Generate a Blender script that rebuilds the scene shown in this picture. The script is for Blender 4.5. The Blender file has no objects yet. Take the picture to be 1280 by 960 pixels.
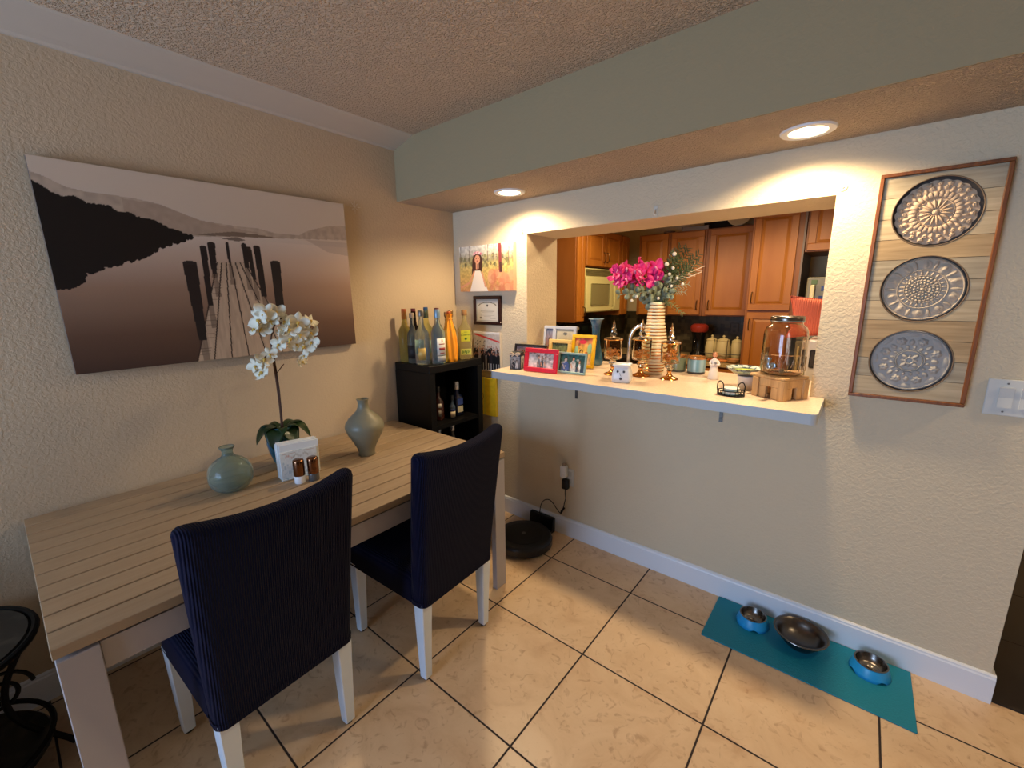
import bpy, bmesh, math, random
import numpy as np
from mathutils import Vector, Matrix
random.seed(4)
C = bpy.context.scene.collection
PI = math.pi
# ------------------------------------------------------------------ materials
def lin(c):
    return tuple((v/255/12.92 if v/255 <= .04045 else ((v/255+.055)/1.055)**2.4) for v in c)
MATS = {}
def mat(name, col, rough=.5, metal=0., spec=.5, noise=None, bump=None, trans=0., ior=1.45, coat=0., sheen=0., alpha=1., emit=None):
    """col is sRGB 0..255. noise=(scale, other colour, contrast); bump=(kind, scale, strength, distance)"""
    if name in MATS: return MATS[name]
    m = bpy.data.materials.new(name); m.use_nodes = True
    nt = m.node_tree; b = nt.nodes['Principled BSDF']
    b.inputs['Base Color'].default_value = (*lin(col), 1)
    b.inputs['Roughness'].default_value = rough; b.inputs['Metallic'].default_value = metal
    b.inputs['Specular IOR Level'].default_value = spec; b.inputs['IOR'].default_value = ior
    b.inputs['Transmission Weight'].default_value = trans; b.inputs['Coat Weight'].default_value = coat
    b.inputs['Sheen Weight'].default_value = sheen; b.inputs['Alpha'].default_value = alpha
    if emit:
        b.inputs['Emission Color'].default_value = (*lin(emit[0]), 1); b.inputs['Emission Strength'].default_value = emit[1]
    L = nt.links.new
    tc = nt.nodes.new('ShaderNodeTexCoord')
    if noise:
        n = nt.nodes.new('ShaderNodeTexNoise'); n.inputs['Scale'].default_value = noise[0]; n.inputs['Detail'].default_value = 5
        mp = nt.nodes.new('ShaderNodeMapping'); mp.inputs['Scale'].default_value = noise[3] if len(noise) > 3 else (1, 1, 1)
        r = nt.nodes.new('ShaderNodeValToRGB'); lo, hi = noise[2]
        r.color_ramp.elements[0].position = lo; r.color_ramp.elements[1].position = hi
        r.color_ramp.elements[0].color = (*lin(col), 1); r.color_ramp.elements[1].color = (*lin(noise[1]), 1)
        L(tc.outputs['Object'], mp.inputs[0]); L(mp.outputs[0], n.inputs['Vector']); L(n.outputs['Fac'], r.inputs[0]); L(r.outputs[0], b.inputs['Base Color'])
    if bump:
        kind, sc, st, di = bump[:4]
        if kind == 'noise':
            n = nt.nodes.new('ShaderNodeTexNoise'); n.inputs['Scale'].default_value = sc; n.inputs['Detail'].default_value = 4; out = n.outputs['Fac']
        elif kind == 'voronoi':
            n = nt.nodes.new('ShaderNodeTexVoronoi'); n.inputs['Scale'].default_value = sc; out = n.outputs['Distance']
        else:
            n = nt.nodes.new('ShaderNodeTexWave'); n.inputs['Scale'].default_value = sc; n.bands_direction = bump[4]; out = n.outputs['Fac']
        bp = nt.nodes.new('ShaderNodeBump'); bp.inputs['Strength'].default_value = st; bp.inputs['Distance'].default_value = di
        L(tc.outputs['Object'], n.inputs['Vector']); L(out, bp.inputs['Height']); L(bp.outputs[0], b.inputs['Normal'])
    MATS[name] = m
    return m
def plaster(name, col, scale, strength, dist, ridge=True, rough=.85):
    """knock-down plaster: flattened blobs over a fine grain"""
    m = mat(name, col, rough, spec=.25)
    nt = m.node_tree; b = nt.nodes['Principled BSDF']; L = nt.links.new
    tc = nt.nodes['Texture Coordinate']
    n = nt.nodes.new('ShaderNodeTexNoise'); n.inputs['Scale'].default_value = scale; n.inputs['Detail'].default_value = 3; n.inputs['Distortion'].default_value = .6
    r = nt.nodes.new('ShaderNodeValToRGB'); r.color_ramp.elements[0].position = .42; r.color_ramp.elements[1].position = .6
    n2 = nt.nodes.new('ShaderNodeTexNoise'); n2.inputs['Scale'].default_value = scale*4
    a = nt.nodes.new('ShaderNodeMath'); a.operation = 'MULTIPLY_ADD'; a.inputs[1].default_value = .3
    bp = nt.nodes.new('ShaderNodeBump'); bp.inputs['Strength'].default_value = strength; bp.inputs['Distance'].default_value = dist
    L(tc.outputs['Object'], n.inputs['Vector']); L(tc.outputs['Object'], n2.inputs['Vector'])
    L(n.outputs['Fac'], r.inputs[0]); L(n2.outputs['Fac'], a.inputs[0]); L(r.outputs[0], a.inputs[2]); L(a.outputs[0], bp.inputs['Height']); L(bp.outputs[0], b.inputs['Normal'])
    return m
def print_mat():
    if 'print' in MATS: return MATS['print']
    m = mat('print', (255,255,255), .55, spec=.3); nt = m.node_tree
    a = nt.nodes.new('ShaderNodeAttribute'); a.attribute_name = 'Col'
    nt.links.new(a.outputs['Color'], nt.nodes['Principled BSDF'].inputs['Base Color'])
    return m
# ------------------------------------------------------------------ mesh builder
class MB:
    def __init__(s): s.bm = bmesh.new(); s.tf = Matrix.Identity(4)
    def at(s, loc=(0,0,0), rz=0, rx=0, ry=0, sc=1):
        s.tf = Matrix.Translation(loc) @ Matrix.Rotation(rz,4,'Z') @ Matrix.Rotation(ry,4,'Y') @ Matrix.Rotation(rx,4,'X') @ Matrix.Scale(sc,4); return s
    def v(s, p): return s.bm.verts.new(s.tf @ Vector(p))
    def f(s, vs):
        try: return s.bm.faces.new(vs)
        except ValueError: return None
    def box(s, x0,x1,y0,y1,z0,z1, bev=0, seg=2):
        vs = [s.v((x,y,z)) for x in (x0,x1) for y in (y0,y1) for z in (z0,z1)]
        fs = [s.f([vs[i] for i in q]) for q in ((0,1,3,2),(4,6,7,5),(0,4,5,1),(2,3,7,6),(0,2,6,4),(1,5,7,3))]
        if bev:
            es = list({e for f in fs for e in f.edges})
            bmesh.ops.bevel(s.bm, geom=es, offset=bev, segments=seg, affect='EDGES', profile=.5)
        return s
    def loft(s, rings, cap0=True, cap1=True, closed=True):
        R = [[s.v(p) for p in r] for r in rings]; n = len(R[0])
        for a, b in zip(R, R[1:]):
            for i in range(n if closed else n-1):
                j = (i+1) % n; s.f([a[i],a[j],b[j],b[i]])
        if cap0: s.f(R[0][::-1])
        if cap1: s.f(R[-1])
        return s
    def lathe(s, prof, seg=32, cap0=True, cap1=True, a0=0, a1=2*PI):
        """prof: [(r,z),...]"""
        full = abs(a1-a0-2*PI) < 1e-6; n = seg if full else seg+1
        rings = []
        for r, z in prof:
            rings.append([(r*math.cos(a0+(a1-a0)*i/seg), r*math.sin(a0+(a1-a0)*i/seg), z) for i in range(n)])
        return s.loft(rings, cap0 and full and prof[0][0] > 1e-6, cap1 and full and prof[-1][0] > 1e-6, full)
    def tube(s, pts, r, seg=8, rr=None):
        pts = [Vector(p) for p in pts]; rings = []; up = Vector((0,0,1))
        prev = None
        for i, p in enumerate(pts):
            d = (pts[min(i+1,len(pts)-1)] - pts[max(i-1,0)]).normalized()
            if prev is None:
                a = d.cross(up if abs(d.z) < .95 else Vector((1,0,0))).normalized()
            else: a = (prev - d*prev.dot(d)).normalized()
            prev = a; b = d.cross(a); q = rr[i] if rr else r
            rings.append([p + a*q*math.cos(2*PI*k/seg) + b*q*math.sin(2*PI*k/seg) for k in range(seg)])
        return s.loft(rings)
    def prism(s, poly, axis, a0, a1):
        """poly in the two other axes (in x,y,z order)"""
        def P(u, v, w): return {'x':(w,u,v),'y':(u,w,v),'z':(u,v,w)}[axis]
        return s.loft([[P(u,v,a0) for u,v in poly],[P(u,v,a1) for u,v in poly]])
    def ball(s, c, r, sx=1, sy=1, sz=1, seg=12):
        n = max(4, seg//2); rings = []
        for k in range(1, n):
            t = PI*k/n; rings.append([(c[0]+r*sx*math.sin(t)*math.cos(2*PI*i/seg), c[1]+r*sy*math.sin(t)*math.sin(2*PI*i/seg), c[2]-r*sz*math.cos(t)) for i in range(seg)])
        R = [[s.v(p) for p in q] for q in rings]; a = s.v((c[0],c[1],c[2]-r*sz)); b = s.v((c[0],c[1],c[2]+r*sz))
        for A, B in zip(R, R[1:]):
            for i in range(seg): s.f([A[i],A[(i+1)%seg],B[(i+1)%seg],B[i]])
        for i in range(seg): s.f([a,R[0][(i+1)%seg],R[0][i]]); s.f([b,R[-1][i],R[-1][(i+1)%seg]])
        return s
    def sheet(s, fn, nu, nv):
        g = [[s.v(fn(i/nu, j/nv)) for j in range(nv+1)] for i in range(nu+1)]
        for i in range(nu):
            for j in range(nv): s.f([g[i][j],g[i+1][j],g[i+1][j+1],g[i][j+1]])
        return s
    def build(s, name, m, parent=None, smooth=True, thick=0, angle=40):
        bmesh.ops.remove_doubles(s.bm, verts=s.bm.verts, dist=1e-6)
        bmesh.ops.recalc_face_normals(s.bm, faces=s.bm.faces)
        me = bpy.data.meshes.new(name); s.bm.to_mesh(me); s.bm.free()
        if smooth:
            me.shade_smooth()
            try: me.set_sharp_from_angle(angle=math.radians(angle))
            except Exception: pass
        o = bpy.data.objects.new(name, me); C.objects.link(o)
        me.materials.append(m)
        if parent: o.parent = parent
        if thick:
            md = o.modifiers.new('s','SOLIDIFY'); md.thickness = thick; md.offset = 0
        return o
def thing(name, label, cat, loc=(0,0,0), rz=0, group=None):
    o = bpy.data.objects.new(name, None); C.objects.link(o); o.empty_display_size = .05
    o.location = loc; o.rotation_euler = (0,0,rz); o['label'] = label; o['category'] = cat
    if group: o['group'] = group
    return o
def tag(o, label, cat, group=None, kind=None):
    o['label'] = label; o['category'] = cat
    if group: o['group'] = group
    if kind: o['kind'] = kind
    return o
def place(o, loc, rz=0, rx=0, ry=0):
    o.location = loc; o.rotation_euler = (rx, ry, rz); return o
def struct(o): o['kind'] = 'structure'; return o
def copy_tree(o, parent=None):
    c = o.copy(); C.objects.link(c); c.parent = parent
    for ch in list(o.children): copy_tree(ch, c)
    return c
def rr(cx, cy, hx, hy, r, z, n=5):
    """rounded rectangle ring"""
    out = []; r = min(r, hx-1e-4, hy-1e-4)
    for q, (sx, sy) in enumerate(((1,1),(-1,1),(-1,-1),(1,-1))):
        for k in range(n+1):
            a = PI/2*(q + k/n); out.append((cx+sx*(hx-r)+r*math.cos(a), cy+sy*(hy-r)+r*math.sin(a), z))
    return out
# ------------------------------------------------------------------ prints (pictures that hang or stand in the room)
class Img:
    def __init__(s, w, h, col=(255,255,255)):
        s.w, s.h = w, h; s.a = np.ones((h, w, 3))*np.array(lin(col))
        s.U, s.V = np.meshgrid((np.arange(w)+.0)/(w-1), (np.arange(h)+.0)/(h-1))   # v up
        s.rng = np.random.default_rng(7)
    def grad(s, stops, mask=None, key=None):
        k = s.V if key is None else key
        xs = [p for p, c in stops]; cs = np.array([lin(c) for p, c in stops])
        out = np.stack([np.interp(k, xs, cs[:,i]) for i in range(3)], -1)
        if mask is None: s.a = out
        else: s.a[mask] = out[mask]
        return s
    def inside(s, poly):
        m = np.zeros(s.U.shape, bool); n = len(poly)
        for i in range(n):
            (x1,y1),(x2,y2) = poly[i], poly[(i+1)%n]
            if y1 == y2: continue
            c = ((y1 > s.V) != (y2 > s.V)) & (s.U < (x2-x1)*(s.V-y1)/(y2-y1)+x1); m ^= c
        return m
    def poly(s, poly, col, op=1.):
        m = s.inside(poly); s.a[m] = s.a[m]*(1-op)+np.array(lin(col))*op; return s
    def ell(s, cx, cy, rx, ry, col, op=1.):
        m = ((s.U-cx)/rx)**2+((s.V-cy)/ry)**2 < 1; s.a[m] = s.a[m]*(1-op)+np.array(lin(col))*op; return s
    def rect(s, x0, x1, y0, y1, col, op=1.):
        m = (s.U>=x0)&(s.U<=x1)&(s.V>=y0)&(s.V<=y1); s.a[m] = s.a[m]*(1-op)+np.array(lin(col))*op; return s
    def line(s, x1,y1,x2,y2, w, col, op=1.):
        dx, dy = x2-x1, y2-y1; L2 = dx*dx+dy*dy+1e-12
        t = np.clip(((s.U-x1)*dx+(s.V-y1)*dy)/L2, 0, 1)
        m = np.hypot(s.U-x1-t*dx, s.V-y1-t*dy) < w; s.a[m] = s.a[m]*(1-op)+np.array(lin(col))*op; return s
    def noise(s, amt, n=24, mask=None, my=None):
        g = s.rng.random((my or n, n)); yi = np.linspace(0, g.shape[0]-1.001, s.h); xi = np.linspace(0, n-1.001, s.w)
        y0 = yi.astype(int); x0 = xi.astype(int); fy = (yi-y0)[:,None]; fx = (xi-x0)[None]
        v = g[y0][:,x0]*(1-fy)*(1-fx)+g[y0+1][:,x0]*fy*(1-fx)+g[y0][:,x0+1]*(1-fy)*fx+g[y0+1][:,x0+1]*fy*fx
        k = 1+amt*(v*2-1)
        if mask is not None: k = np.where(mask, k, 1)
        s.a *= k[...,None]; return s
    def blobs(s, n, box, r, cols, op=1.):
        for _ in range(n):
            x = box[0]+(box[1]-box[0])*s.rng.random(); y = box[2]+(box[3]-box[2])*s.rng.random(); q = r*(.5+s.rng.random())
            s.ell(x, y, q, q*s.w/s.h, cols[int(s.rng.integers(len(cols)))], op)
        return s
def picture(name, im, o, ux, uz, parent=None):
    """the print as a surface from corner o along ux (u) and uz (v)"""
    o, ux, uz = Vector(o), Vector(ux), Vector(uz); w, h = im.w, im.h
    me = bpy.data.meshes.new(name)
    P = (np.array(o)[None,None]+im.U[...,None]*np.array(ux)+im.V[...,None]*np.array(uz)).reshape(-1,3)
    i = np.arange(h-1)[:,None]*w+np.arange(w-1)[None]; F = np.stack([i,i+1,i+w+1,i+w],-1).reshape(-1,4)
    me.vertices.add(len(P)); me.vertices.foreach_set('co', P.ravel().astype(np.float32))
    me.loops.add(F.size); me.loops.foreach_set('vertex_index', F.ravel().astype(np.int32))
    me.polygons.add(len(F)); me.polygons.foreach_set('loop_start', (np.arange(len(F))*4).astype(np.int32))
    me.update(calc_edges=True)
    at = me.color_attributes.new('Col', 'FLOAT_COLOR', 'POINT')
    at.data.foreach_set('color', np.concatenate([np.clip(im.a,0,1), np.ones((h,w,1))],-1).ravel().astype(np.float32))
    ob = bpy.data.objects.new(name, me); C.objects.link(ob); me.materials.append(print_mat())
    if parent: ob.parent = parent
    return ob
def text_mesh(name, body, size, m, parent=None, loc=(0,0,0), rot=(PI/2,0,0), bend=None, shear=0):
    cu = bpy.data.curves.new(name, 'FONT'); cu.body = body; cu.size = size; cu.align_x = 'CENTER'; cu.align_y = 'CENTER'; cu.extrude = size*.01; cu.shear = shear; cu.resolution_u = 3
    to = bpy.data.objects.new(name+'_curve', cu); C.objects.link(to)
    dg = bpy.context.evaluated_depsgraph_get(); me = bpy.data.meshes.new_from_object(to.evaluated_get(dg))
    bpy.data.objects.remove(to); me.name = name
    R = Matrix.Rotation(rot[2],4,'Z') @ Matrix.Rotation(rot[1],4,'Y') @ Matrix.Rotation(rot[0],4,'X')
    for v in me.vertices:
        if bend:   # (radius, heading): wrap round a vertical cylinder
            x, z, d = v.co.x, v.co.y, v.co.z; a = bend[1] + x/bend[0]
            v.co = Vector(((bend[0]+d)*math.cos(a), (bend[0]+d)*math.sin(a), z)) + Vector(loc)
        else: v.co = R @ v.co + Vector(loc)
    me.materials.clear(); me.materials.append(m)
    o = bpy.data.objects.new(name, me); C.objects.link(o)
    if parent: o.parent = parent
    return o
EXPO = 0.0
WARM = [54, 60, 36]
WARMC = (1, .76, .46)
DAY = 118
DAYC = (.43, .64, 1)
KIT = 72
# ================================================================== camera (matched to the photograph's perspective)
CAM = Vector((2.2435, -2.1254, 1.4935))
yaw, pitch, roll = .6855, -.2034, -.0105
fw = Vector((-math.sin(yaw)*math.cos(pitch), math.cos(yaw)*math.cos(pitch), math.sin(pitch)))
ri = fw.cross(Vector((0,0,1))).normalized(); up = ri.cross(fw)
r2 = math.cos(roll)*ri + math.sin(roll)*up; u2 = -math.sin(roll)*ri + math.cos(roll)*up
cd = bpy.data.cameras.new('camera'); cam = bpy.data.objects.new('camera', cd); C.objects.link(cam)
cam.matrix_world = Matrix.Translation(CAM) @ Matrix((r2, u2, -fw)).transposed().to_4x4()
cd.sensor_width = 36; cd.lens = 531.48/1280*36; cd.clip_start = .02
bpy.context.scene.camera = cam
vs = bpy.context.scene.view_settings
vs.view_transform = 'Standard'; vs.look = 'None'; vs.exposure = EXPO; vs.gamma = 1; vs.use_curve_mapping = False
bpy.context.scene.cycles.max_bounces = 10; bpy.context.scene.cycles.transmission_bounces = 10; bpy.context.scene.cycles.diffuse_bounces = 5
bpy.context.scene.cycles.sample_clamp_indirect = 6
bpy.context.scene.cycles.use_denoising = True
# ================================================================== setting
HS, WS, HC = 2.052, .447, 2.381
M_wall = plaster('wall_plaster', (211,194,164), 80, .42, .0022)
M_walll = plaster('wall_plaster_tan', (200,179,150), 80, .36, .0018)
M_wallk = plaster('kitchen_plaster', (210,190,150), 38, .3, .004)
M_pop = plaster('popcorn_ceiling', (228,202,172), 95, .9, .012)
M_pop2 = plaster('popcorn_soffit', (222,200,172), 120, 1., .016)
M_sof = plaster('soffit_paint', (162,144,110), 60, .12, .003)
M_white = mat('white_trim', (226,228,232), .35)
M_crown = mat('crown_paint', (198,186,170), .4)
# floor tiles: 0.485 m squares with dark grout, marbled beige
def floor_material():
    m = mat('floor_tile', (205,175,140), .33, spec=.5); nt = m.node_tree; N = nt.nodes.new; L = nt.links.new
    b = nt.nodes['Principled BSDF']; tc = nt.nodes['Texture Coordinate']
    sx = N('ShaderNodeSeparateXYZ'); L(tc.outputs['Object'], sx.inputs[0])
    def axis(out, off, name):
        a = N('ShaderNodeMath'); a.operation = 'SUBTRACT'; a.inputs[1].default_value = off; L(out, a.inputs[0])
        d = N('ShaderNodeMath'); d.operation = 'DIVIDE'; d.inputs[1].default_value = .4848; L(a.outputs[0], d.inputs[0])
        f = N('ShaderNodeMath'); f.operation = 'FRACT'; L(d.outputs[0], f.inputs[0])
        p = N('ShaderNodeMath'); p.operation = 'PINGPONG'; p.inputs[1].default_value = .5; L(d.outputs[0], p.inputs[0])
        fl = N('ShaderNodeMath'); fl.operation = 'FLOOR'; L(d.outputs[0], fl.inputs[0])
        return p.outputs[0], fl.outputs[0]
    px, ix = axis(sx.outputs[0], 1.4928, 'x'); py, iy = axis(sx.outputs[1], -.7524, 'y')
    mn = N('ShaderNodeMath'); mn.operation = 'MINIMUM'; L(px, mn.inputs[0]); L(py, mn.inputs[1])
    g = N('ShaderNodeMapRange'); g.inputs[1].default_value = .0055; g.inputs[2].default_value = .0085; L(mn.outputs[0], g.inputs[0])
    cmb = N('ShaderNodeCombineXYZ'); L(ix, cmb.inputs[0]); L(iy, cmb.inputs[1])
    wn = N('ShaderNodeTexWhiteNoise'); L(cmb.outputs[0], wn.inputs['Vector'])
    vm = N('ShaderNodeVectorMath'); vm.operation = 'MULTIPLY_ADD'; vm.inputs[1].default_value = (7,7,7); L(wn.outputs['Color'], vm.inputs[0]); L(tc.outputs['Object'], vm.inputs[2])
    n1 = N('ShaderNodeTexNoise'); n1.inputs['Scale'].default_value = 4.5; n1.inputs['Detail'].default_value = 8; n1.inputs['Roughness'].default_value = .62; n1.inputs['Distortion'].default_value = 1.2; L(vm.outputs[0], n1.inputs['Vector'])
    r = N('ShaderNodeValToRGB'); e = r.color_ramp.elements
    e[0].position = .3; e[0].color = (*lin((202,164,126)),1); e[1].position = .62; e[1].color = (*lin((224,192,154)),1)
    k = e.new(.45); k.color = (*lin((217,183,144)),1)
    L(n1.outputs['Fac'], r.inputs[0])
    n2 = N('ShaderNodeTexNoise'); n2.inputs['Scale'].default_value = 19; n2.inputs['Detail'].default_value = 6; n2.inputs['Distortion'].default_value = 2; L(vm.outputs[0], n2.inputs['Vector'])
    v = N('ShaderNodeMapRange'); v.inputs[1].default_value = .57; v.inputs[2].default_value = .70; v.inputs[4].default_value = .5; L(n2.outputs['Fac'], v.inputs[0])
    mx = N('ShaderNodeMix'); mx.data_type = 'RGBA'; L(v.outputs[0], mx.inputs['Factor']); L(r.outputs[0], mx.inputs['A']); mx.inputs['B'].default_value = (*lin((168,124,92)),1)
    m2 = N('ShaderNodeMix'); m2.data_type = 'RGBA'; L(g.outputs[0], m2.inputs['Factor']); m2.inputs['A'].default_value = (*lin((48,36,32)),1); L(mx.outputs['Result'], m2.inputs['B'])
    L(m2.outputs['Result'], b.inputs['Base Color'])
    rg = N('ShaderNodeMapRange'); rg.inputs[3].default_value = .8; rg.inputs[4].default_value = .34; L(g.outputs[0], rg.inputs[0]); L(rg.outputs[0], b.inputs['Roughness'])
    bp = N('ShaderNodeBump'); bp.inputs['Strength'].default_value = .5; bp.inputs['Distance'].default_value = .003
    ad = N('ShaderNodeMath'); ad.operation = 'MULTIPLY_ADD'; ad.inputs[1].default_value = .12; L(n1.outputs['Fac'], ad.inputs[0]); L(g.outputs[0], ad.inputs[2]); L(ad.outputs[0], bp.inputs['Height']); L(bp.outputs[0], b.inputs['Normal'])
    return m
XR, YB, YK = 5.0, -5.0, 2.93
M_dt = mat('darkened_floor_tile', (52,46,42), .35)
struct(MB().box(-.4,XR+.1,YB-.1,3.2,-.06,0).build('floor', floor_material(), smooth=False))
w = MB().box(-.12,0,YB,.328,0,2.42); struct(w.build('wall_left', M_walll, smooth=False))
g = MB().box(2.783,XR,.002,YK,0,.002)  # dark tile overlay, added to darken the unlit floor past the wall end
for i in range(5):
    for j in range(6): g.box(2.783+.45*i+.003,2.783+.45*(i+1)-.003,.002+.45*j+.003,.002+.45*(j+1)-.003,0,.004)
struct(g.build('floor_dark_overlay', M_dt, smooth=False))
# back wall with the pass-through opening
OL, OR, OH, XE, TW = .6306, 2.112, 1.859, 2.769, .328
w = MB()
w.box(0,OL,0,TW,0,HS+.1); w.box(OR,XE,0,TW,0,HS+.1); w.box(OL,OR,0,TW,0,1.03); w.box(OL,OR,0,TW,OH,HS+.1)
struct(w.build('wall_back', M_wall, smooth=False))
struct(MB().box(0,XR,-.45,TW,HS+.1,2.42).build('wall_header', M_wall, smooth=False))
struct(MB().box(0,XR,YB,.0,HC,HC+.06).build('ceiling', M_pop, smooth=False))
struct(MB().box(.0,XR,-WS,-.001,HS,HS+.1).build('trim_2', M_pop2, smooth=False))     # underside of the dropped soffit
struct(MB().box(.0,XR,-WS-.006,-WS,HS-.0,HC).build('trim_3', M_sof, smooth=False))   # painted soffit face
# cove crown moulding along the left wall
cr = [(.0,2.333),(.012,2.333),(.018,2.341),(.05,2.346),(.11,2.36),(.155,2.372),(.168,2.376),(.177,HC),(0,HC)]
struct(MB().prism(cr,'y',YB,-WS-.006).build('trim_1', M_crown, smooth=False))
# baseboards
bb = [(0,0),(-.014,0),(-.014,.1),(-.011,.106),(-.011,.112),(-.005,.117),(0,.117)]
struct(MB().loft([[(x,y,z) for y,z in bb] for x in (0,XE+.012)]).build('baseboard_back', M_white, smooth=False))
struct(MB().box(XE,XE+.013,.0005,TW,0,.112).build('baseboard_end', M_white, smooth=False))
struct(MB().loft([[(-y,x,z) for y,z in bb] for x in (YB,-.014)]).build('baseboard_left', M_white, smooth=False))
# other walls of the dining room, behind and right of the camera, with the glazed door the daylight comes through
w = MB(); WX0, WX1, WZ0, WZ1 = .15, 1.75, .08, 2.08
w.box(-.12,WX0,YB-.12,YB,0,2.42); w.box(WX1,XR+.1,YB-.12,YB,0,2.42); w.box(WX0,WX1,YB-.12,YB,0,WZ0); w.box(WX0,WX1,YB-.12,YB,WZ1,2.42)
struct(w.build('wall_rear', M_wall, smooth=False))
struct(MB().box(XR,XR+.12,YB,3.2,0,2.42).build('wall_right', M_wall, smooth=False))
fr = MB()
for x in (WX0, (WX0+WX1)/2-.03, WX1-.06): fr.box(x,x+.06,YB-.08,YB-.03,WZ0,WZ1)
for z in (WZ0, WZ1-.06): fr.box(WX0,WX1,YB-.08,YB-.03,z,z+.06)
wo = struct(fr.build('window_1', M_white, smooth=False))
# kitchen shell
struct(MB().box(-.35,-.23,TW,3.2,0,2.42).build('wall_kitchen_left', M_wallk, smooth=False))
struct(MB().box(-.35,0,TW-.12,TW,0,2.42).build('wall_kitchen_return', M_wallk, smooth=False))
def tile_mosaic():
    m = mat('mosaic_backsplash', (30,28,22), .3); nt = m.node_tree; b = nt.nodes['Principled BSDF']
    v = nt.nodes.new('ShaderNodeTexVoronoi'); v.inputs['Scale'].default_value = 26; v.inputs['Randomness'].default_value = .15
    r = nt.nodes.new('ShaderNodeValToRGB'); r.color_ramp.elements[0].color = (*lin((22,20,16)),1); r.color_ramp.elements[1].color = (*lin((88,78,56)),1)
    nt.links.new(nt.nodes['Texture Coordinate'].outputs['Object'], v.inputs['Vector']); nt.links.new(v.outputs['Color'], r.inputs[0]); nt.links.new(r.outputs[0], b.inputs['Base Color'])
    return m
struct(MB().box(-.35,XR,YK,3.05,0,2.42).build('wall_kitchen_back', M_wallk, smooth=False))
struct(MB().box(-.225,1.39,YK-.012,YK-.001,.845,1.3).build('trim_4', tile_mosaic(), smooth=False))
struct(MB().box(-.229,-.218,.35,YK-.02,.845,1.3).build('trim_5', tile_mosaic(), smooth=False))
struct(MB().box(-.35,XR,TW,3.05,2.38,2.44).build('ceiling_kitchen', M_wallk, smooth=False))
# ------------------------------------------------------------------ lights
def spot(x, y, z, power, size, blend, col, r):
    l = bpy.data.lights.new('downlight_lamp','SPOT'); l.energy = power; l.spot_size = math.radians(size); l.spot_blend = blend; l.color = col; l.shadow_soft_size = r
    o = bpy.data.objects.new('downlight_lamp', l); C.objects.link(o); o.location = (x,y,z); return o
def area(x, y, z, sx, sy, power, col, rot):
    l = bpy.data.lights.new('daylight','AREA'); l.shape = 'RECTANGLE'; l.size = sx; l.size_y = sy; l.energy = power; l.color = col
    o = bpy.data.objects.new('daylight', l); C.objects.link(o); o.location = (x,y,z); o.rotation_euler = rot; return o
M_lens = mat('lamp_lens', (255,240,215), .4, emit=((255,226,176), 10))
DL = [(.665,-.20,'recessed ceiling light above the left end of the bar'),(2.018,-.195,'recessed ceiling light near the carved wall panel'),(3.38,-.195,'recessed ceiling light beyond the right frame edge')]
for i, (x, y, lb) in enumerate(DL):
    t = thing('recessed_light', lb, 'light', (x,y,HS), 0, 'recessed lights in the soffit')
    MB().lathe([(.058,.004),(.060,-.006),(.082,-.006),(.086,0),(.086,.002)],36,False,False).build('trim_ring', M_white, t)
    MB().lathe([(.0001,-.003),(.058,-.003)],36,False,False).build('lens', M_lens, t)
    spot(x, y, HS-.012, WARM[i], 156, .55, WARMC, .05)
area((WX0+WX1)/2, YB+.02, 1.1, WX1-WX0-.1, 1.9, DAY, DAYC, (PI/2,0,0))
for kx in (.75,1.75): spot(kx, 1.15, 2.335, KIT, 166, .35, (1,.76,.46), .12)
kl = thing('kitchen_ceiling_light','long ceiling light box in the kitchen behind the bar','light',(1.2,1.5,2.38))
MB().box(-.62,.62,-.27,.27,-.03,0,.006).build('housing', M_white, kl, smooth=False)
w = bpy.data.worlds.new('world'); bpy.context.scene.world = w; w.use_nodes = True
w.node_tree.nodes['Background'].inputs[0].default_value = (.55,.72,1,1); w.node_tree.nodes['Background'].inputs[1].default_value = .3
# ================================================================== dining table
M_plank = mat('grey_brown_slat', (166,143,115), .5, noise=(5,(154,130,102),(.3,.75),(14,1.2,14)))
M_tleg = mat('grey_table_paint', (168,160,158), .5)
M_tedge = mat('table_edge', (120,112,100), .5)
t = thing('dining_table','long grey-brown slatted dining table against the left wall','table',(.48,-1.378,0))
X0, X1, Y0, Y1 = .02-.48, .945-.48, -2.155+1.378, -.597+1.378
nb = 11; bw = (X1-X0)/nb
for k in range(nb):
    g = .0036
    MB().box(X0+k*bw+g, X1-(nb-1-k)*bw-g, Y0, Y1,   .709, .736, .0015, 1).build('slat', M_plank, t, smooth=False)
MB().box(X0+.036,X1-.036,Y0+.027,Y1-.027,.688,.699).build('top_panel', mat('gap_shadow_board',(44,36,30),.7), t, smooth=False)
ap = MB()
ap.box(X1-.035,X1-.012,Y0+.078,Y1-.078,.625,.70); MBx = ap.build('apron', M_tleg, t, smooth=False)
MB().box(X0+.012,X0+.035,Y0+.078,Y1-.078,.625,.70).build('apron', M_tleg, t, smooth=False)
MB().box(X0+.036,X1-.036,Y0+.003,Y0+.026,.625,.70).build('apron', M_tleg, t, smooth=False)
MB().box(X0+.036,X1-.036,Y1-.026,Y1-.003,.625,.70).build('apron', M_tleg, t, smooth=False)
for sx, xx in ((-1,X0+.003),(1,X1-.033)):
    for yy in (Y0+.003, Y1-.077):
        MB().box(xx,xx+.03,yy,yy+.074,0,.70,.002,1).build('leg', M_tleg, t, smooth=False)
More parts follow.
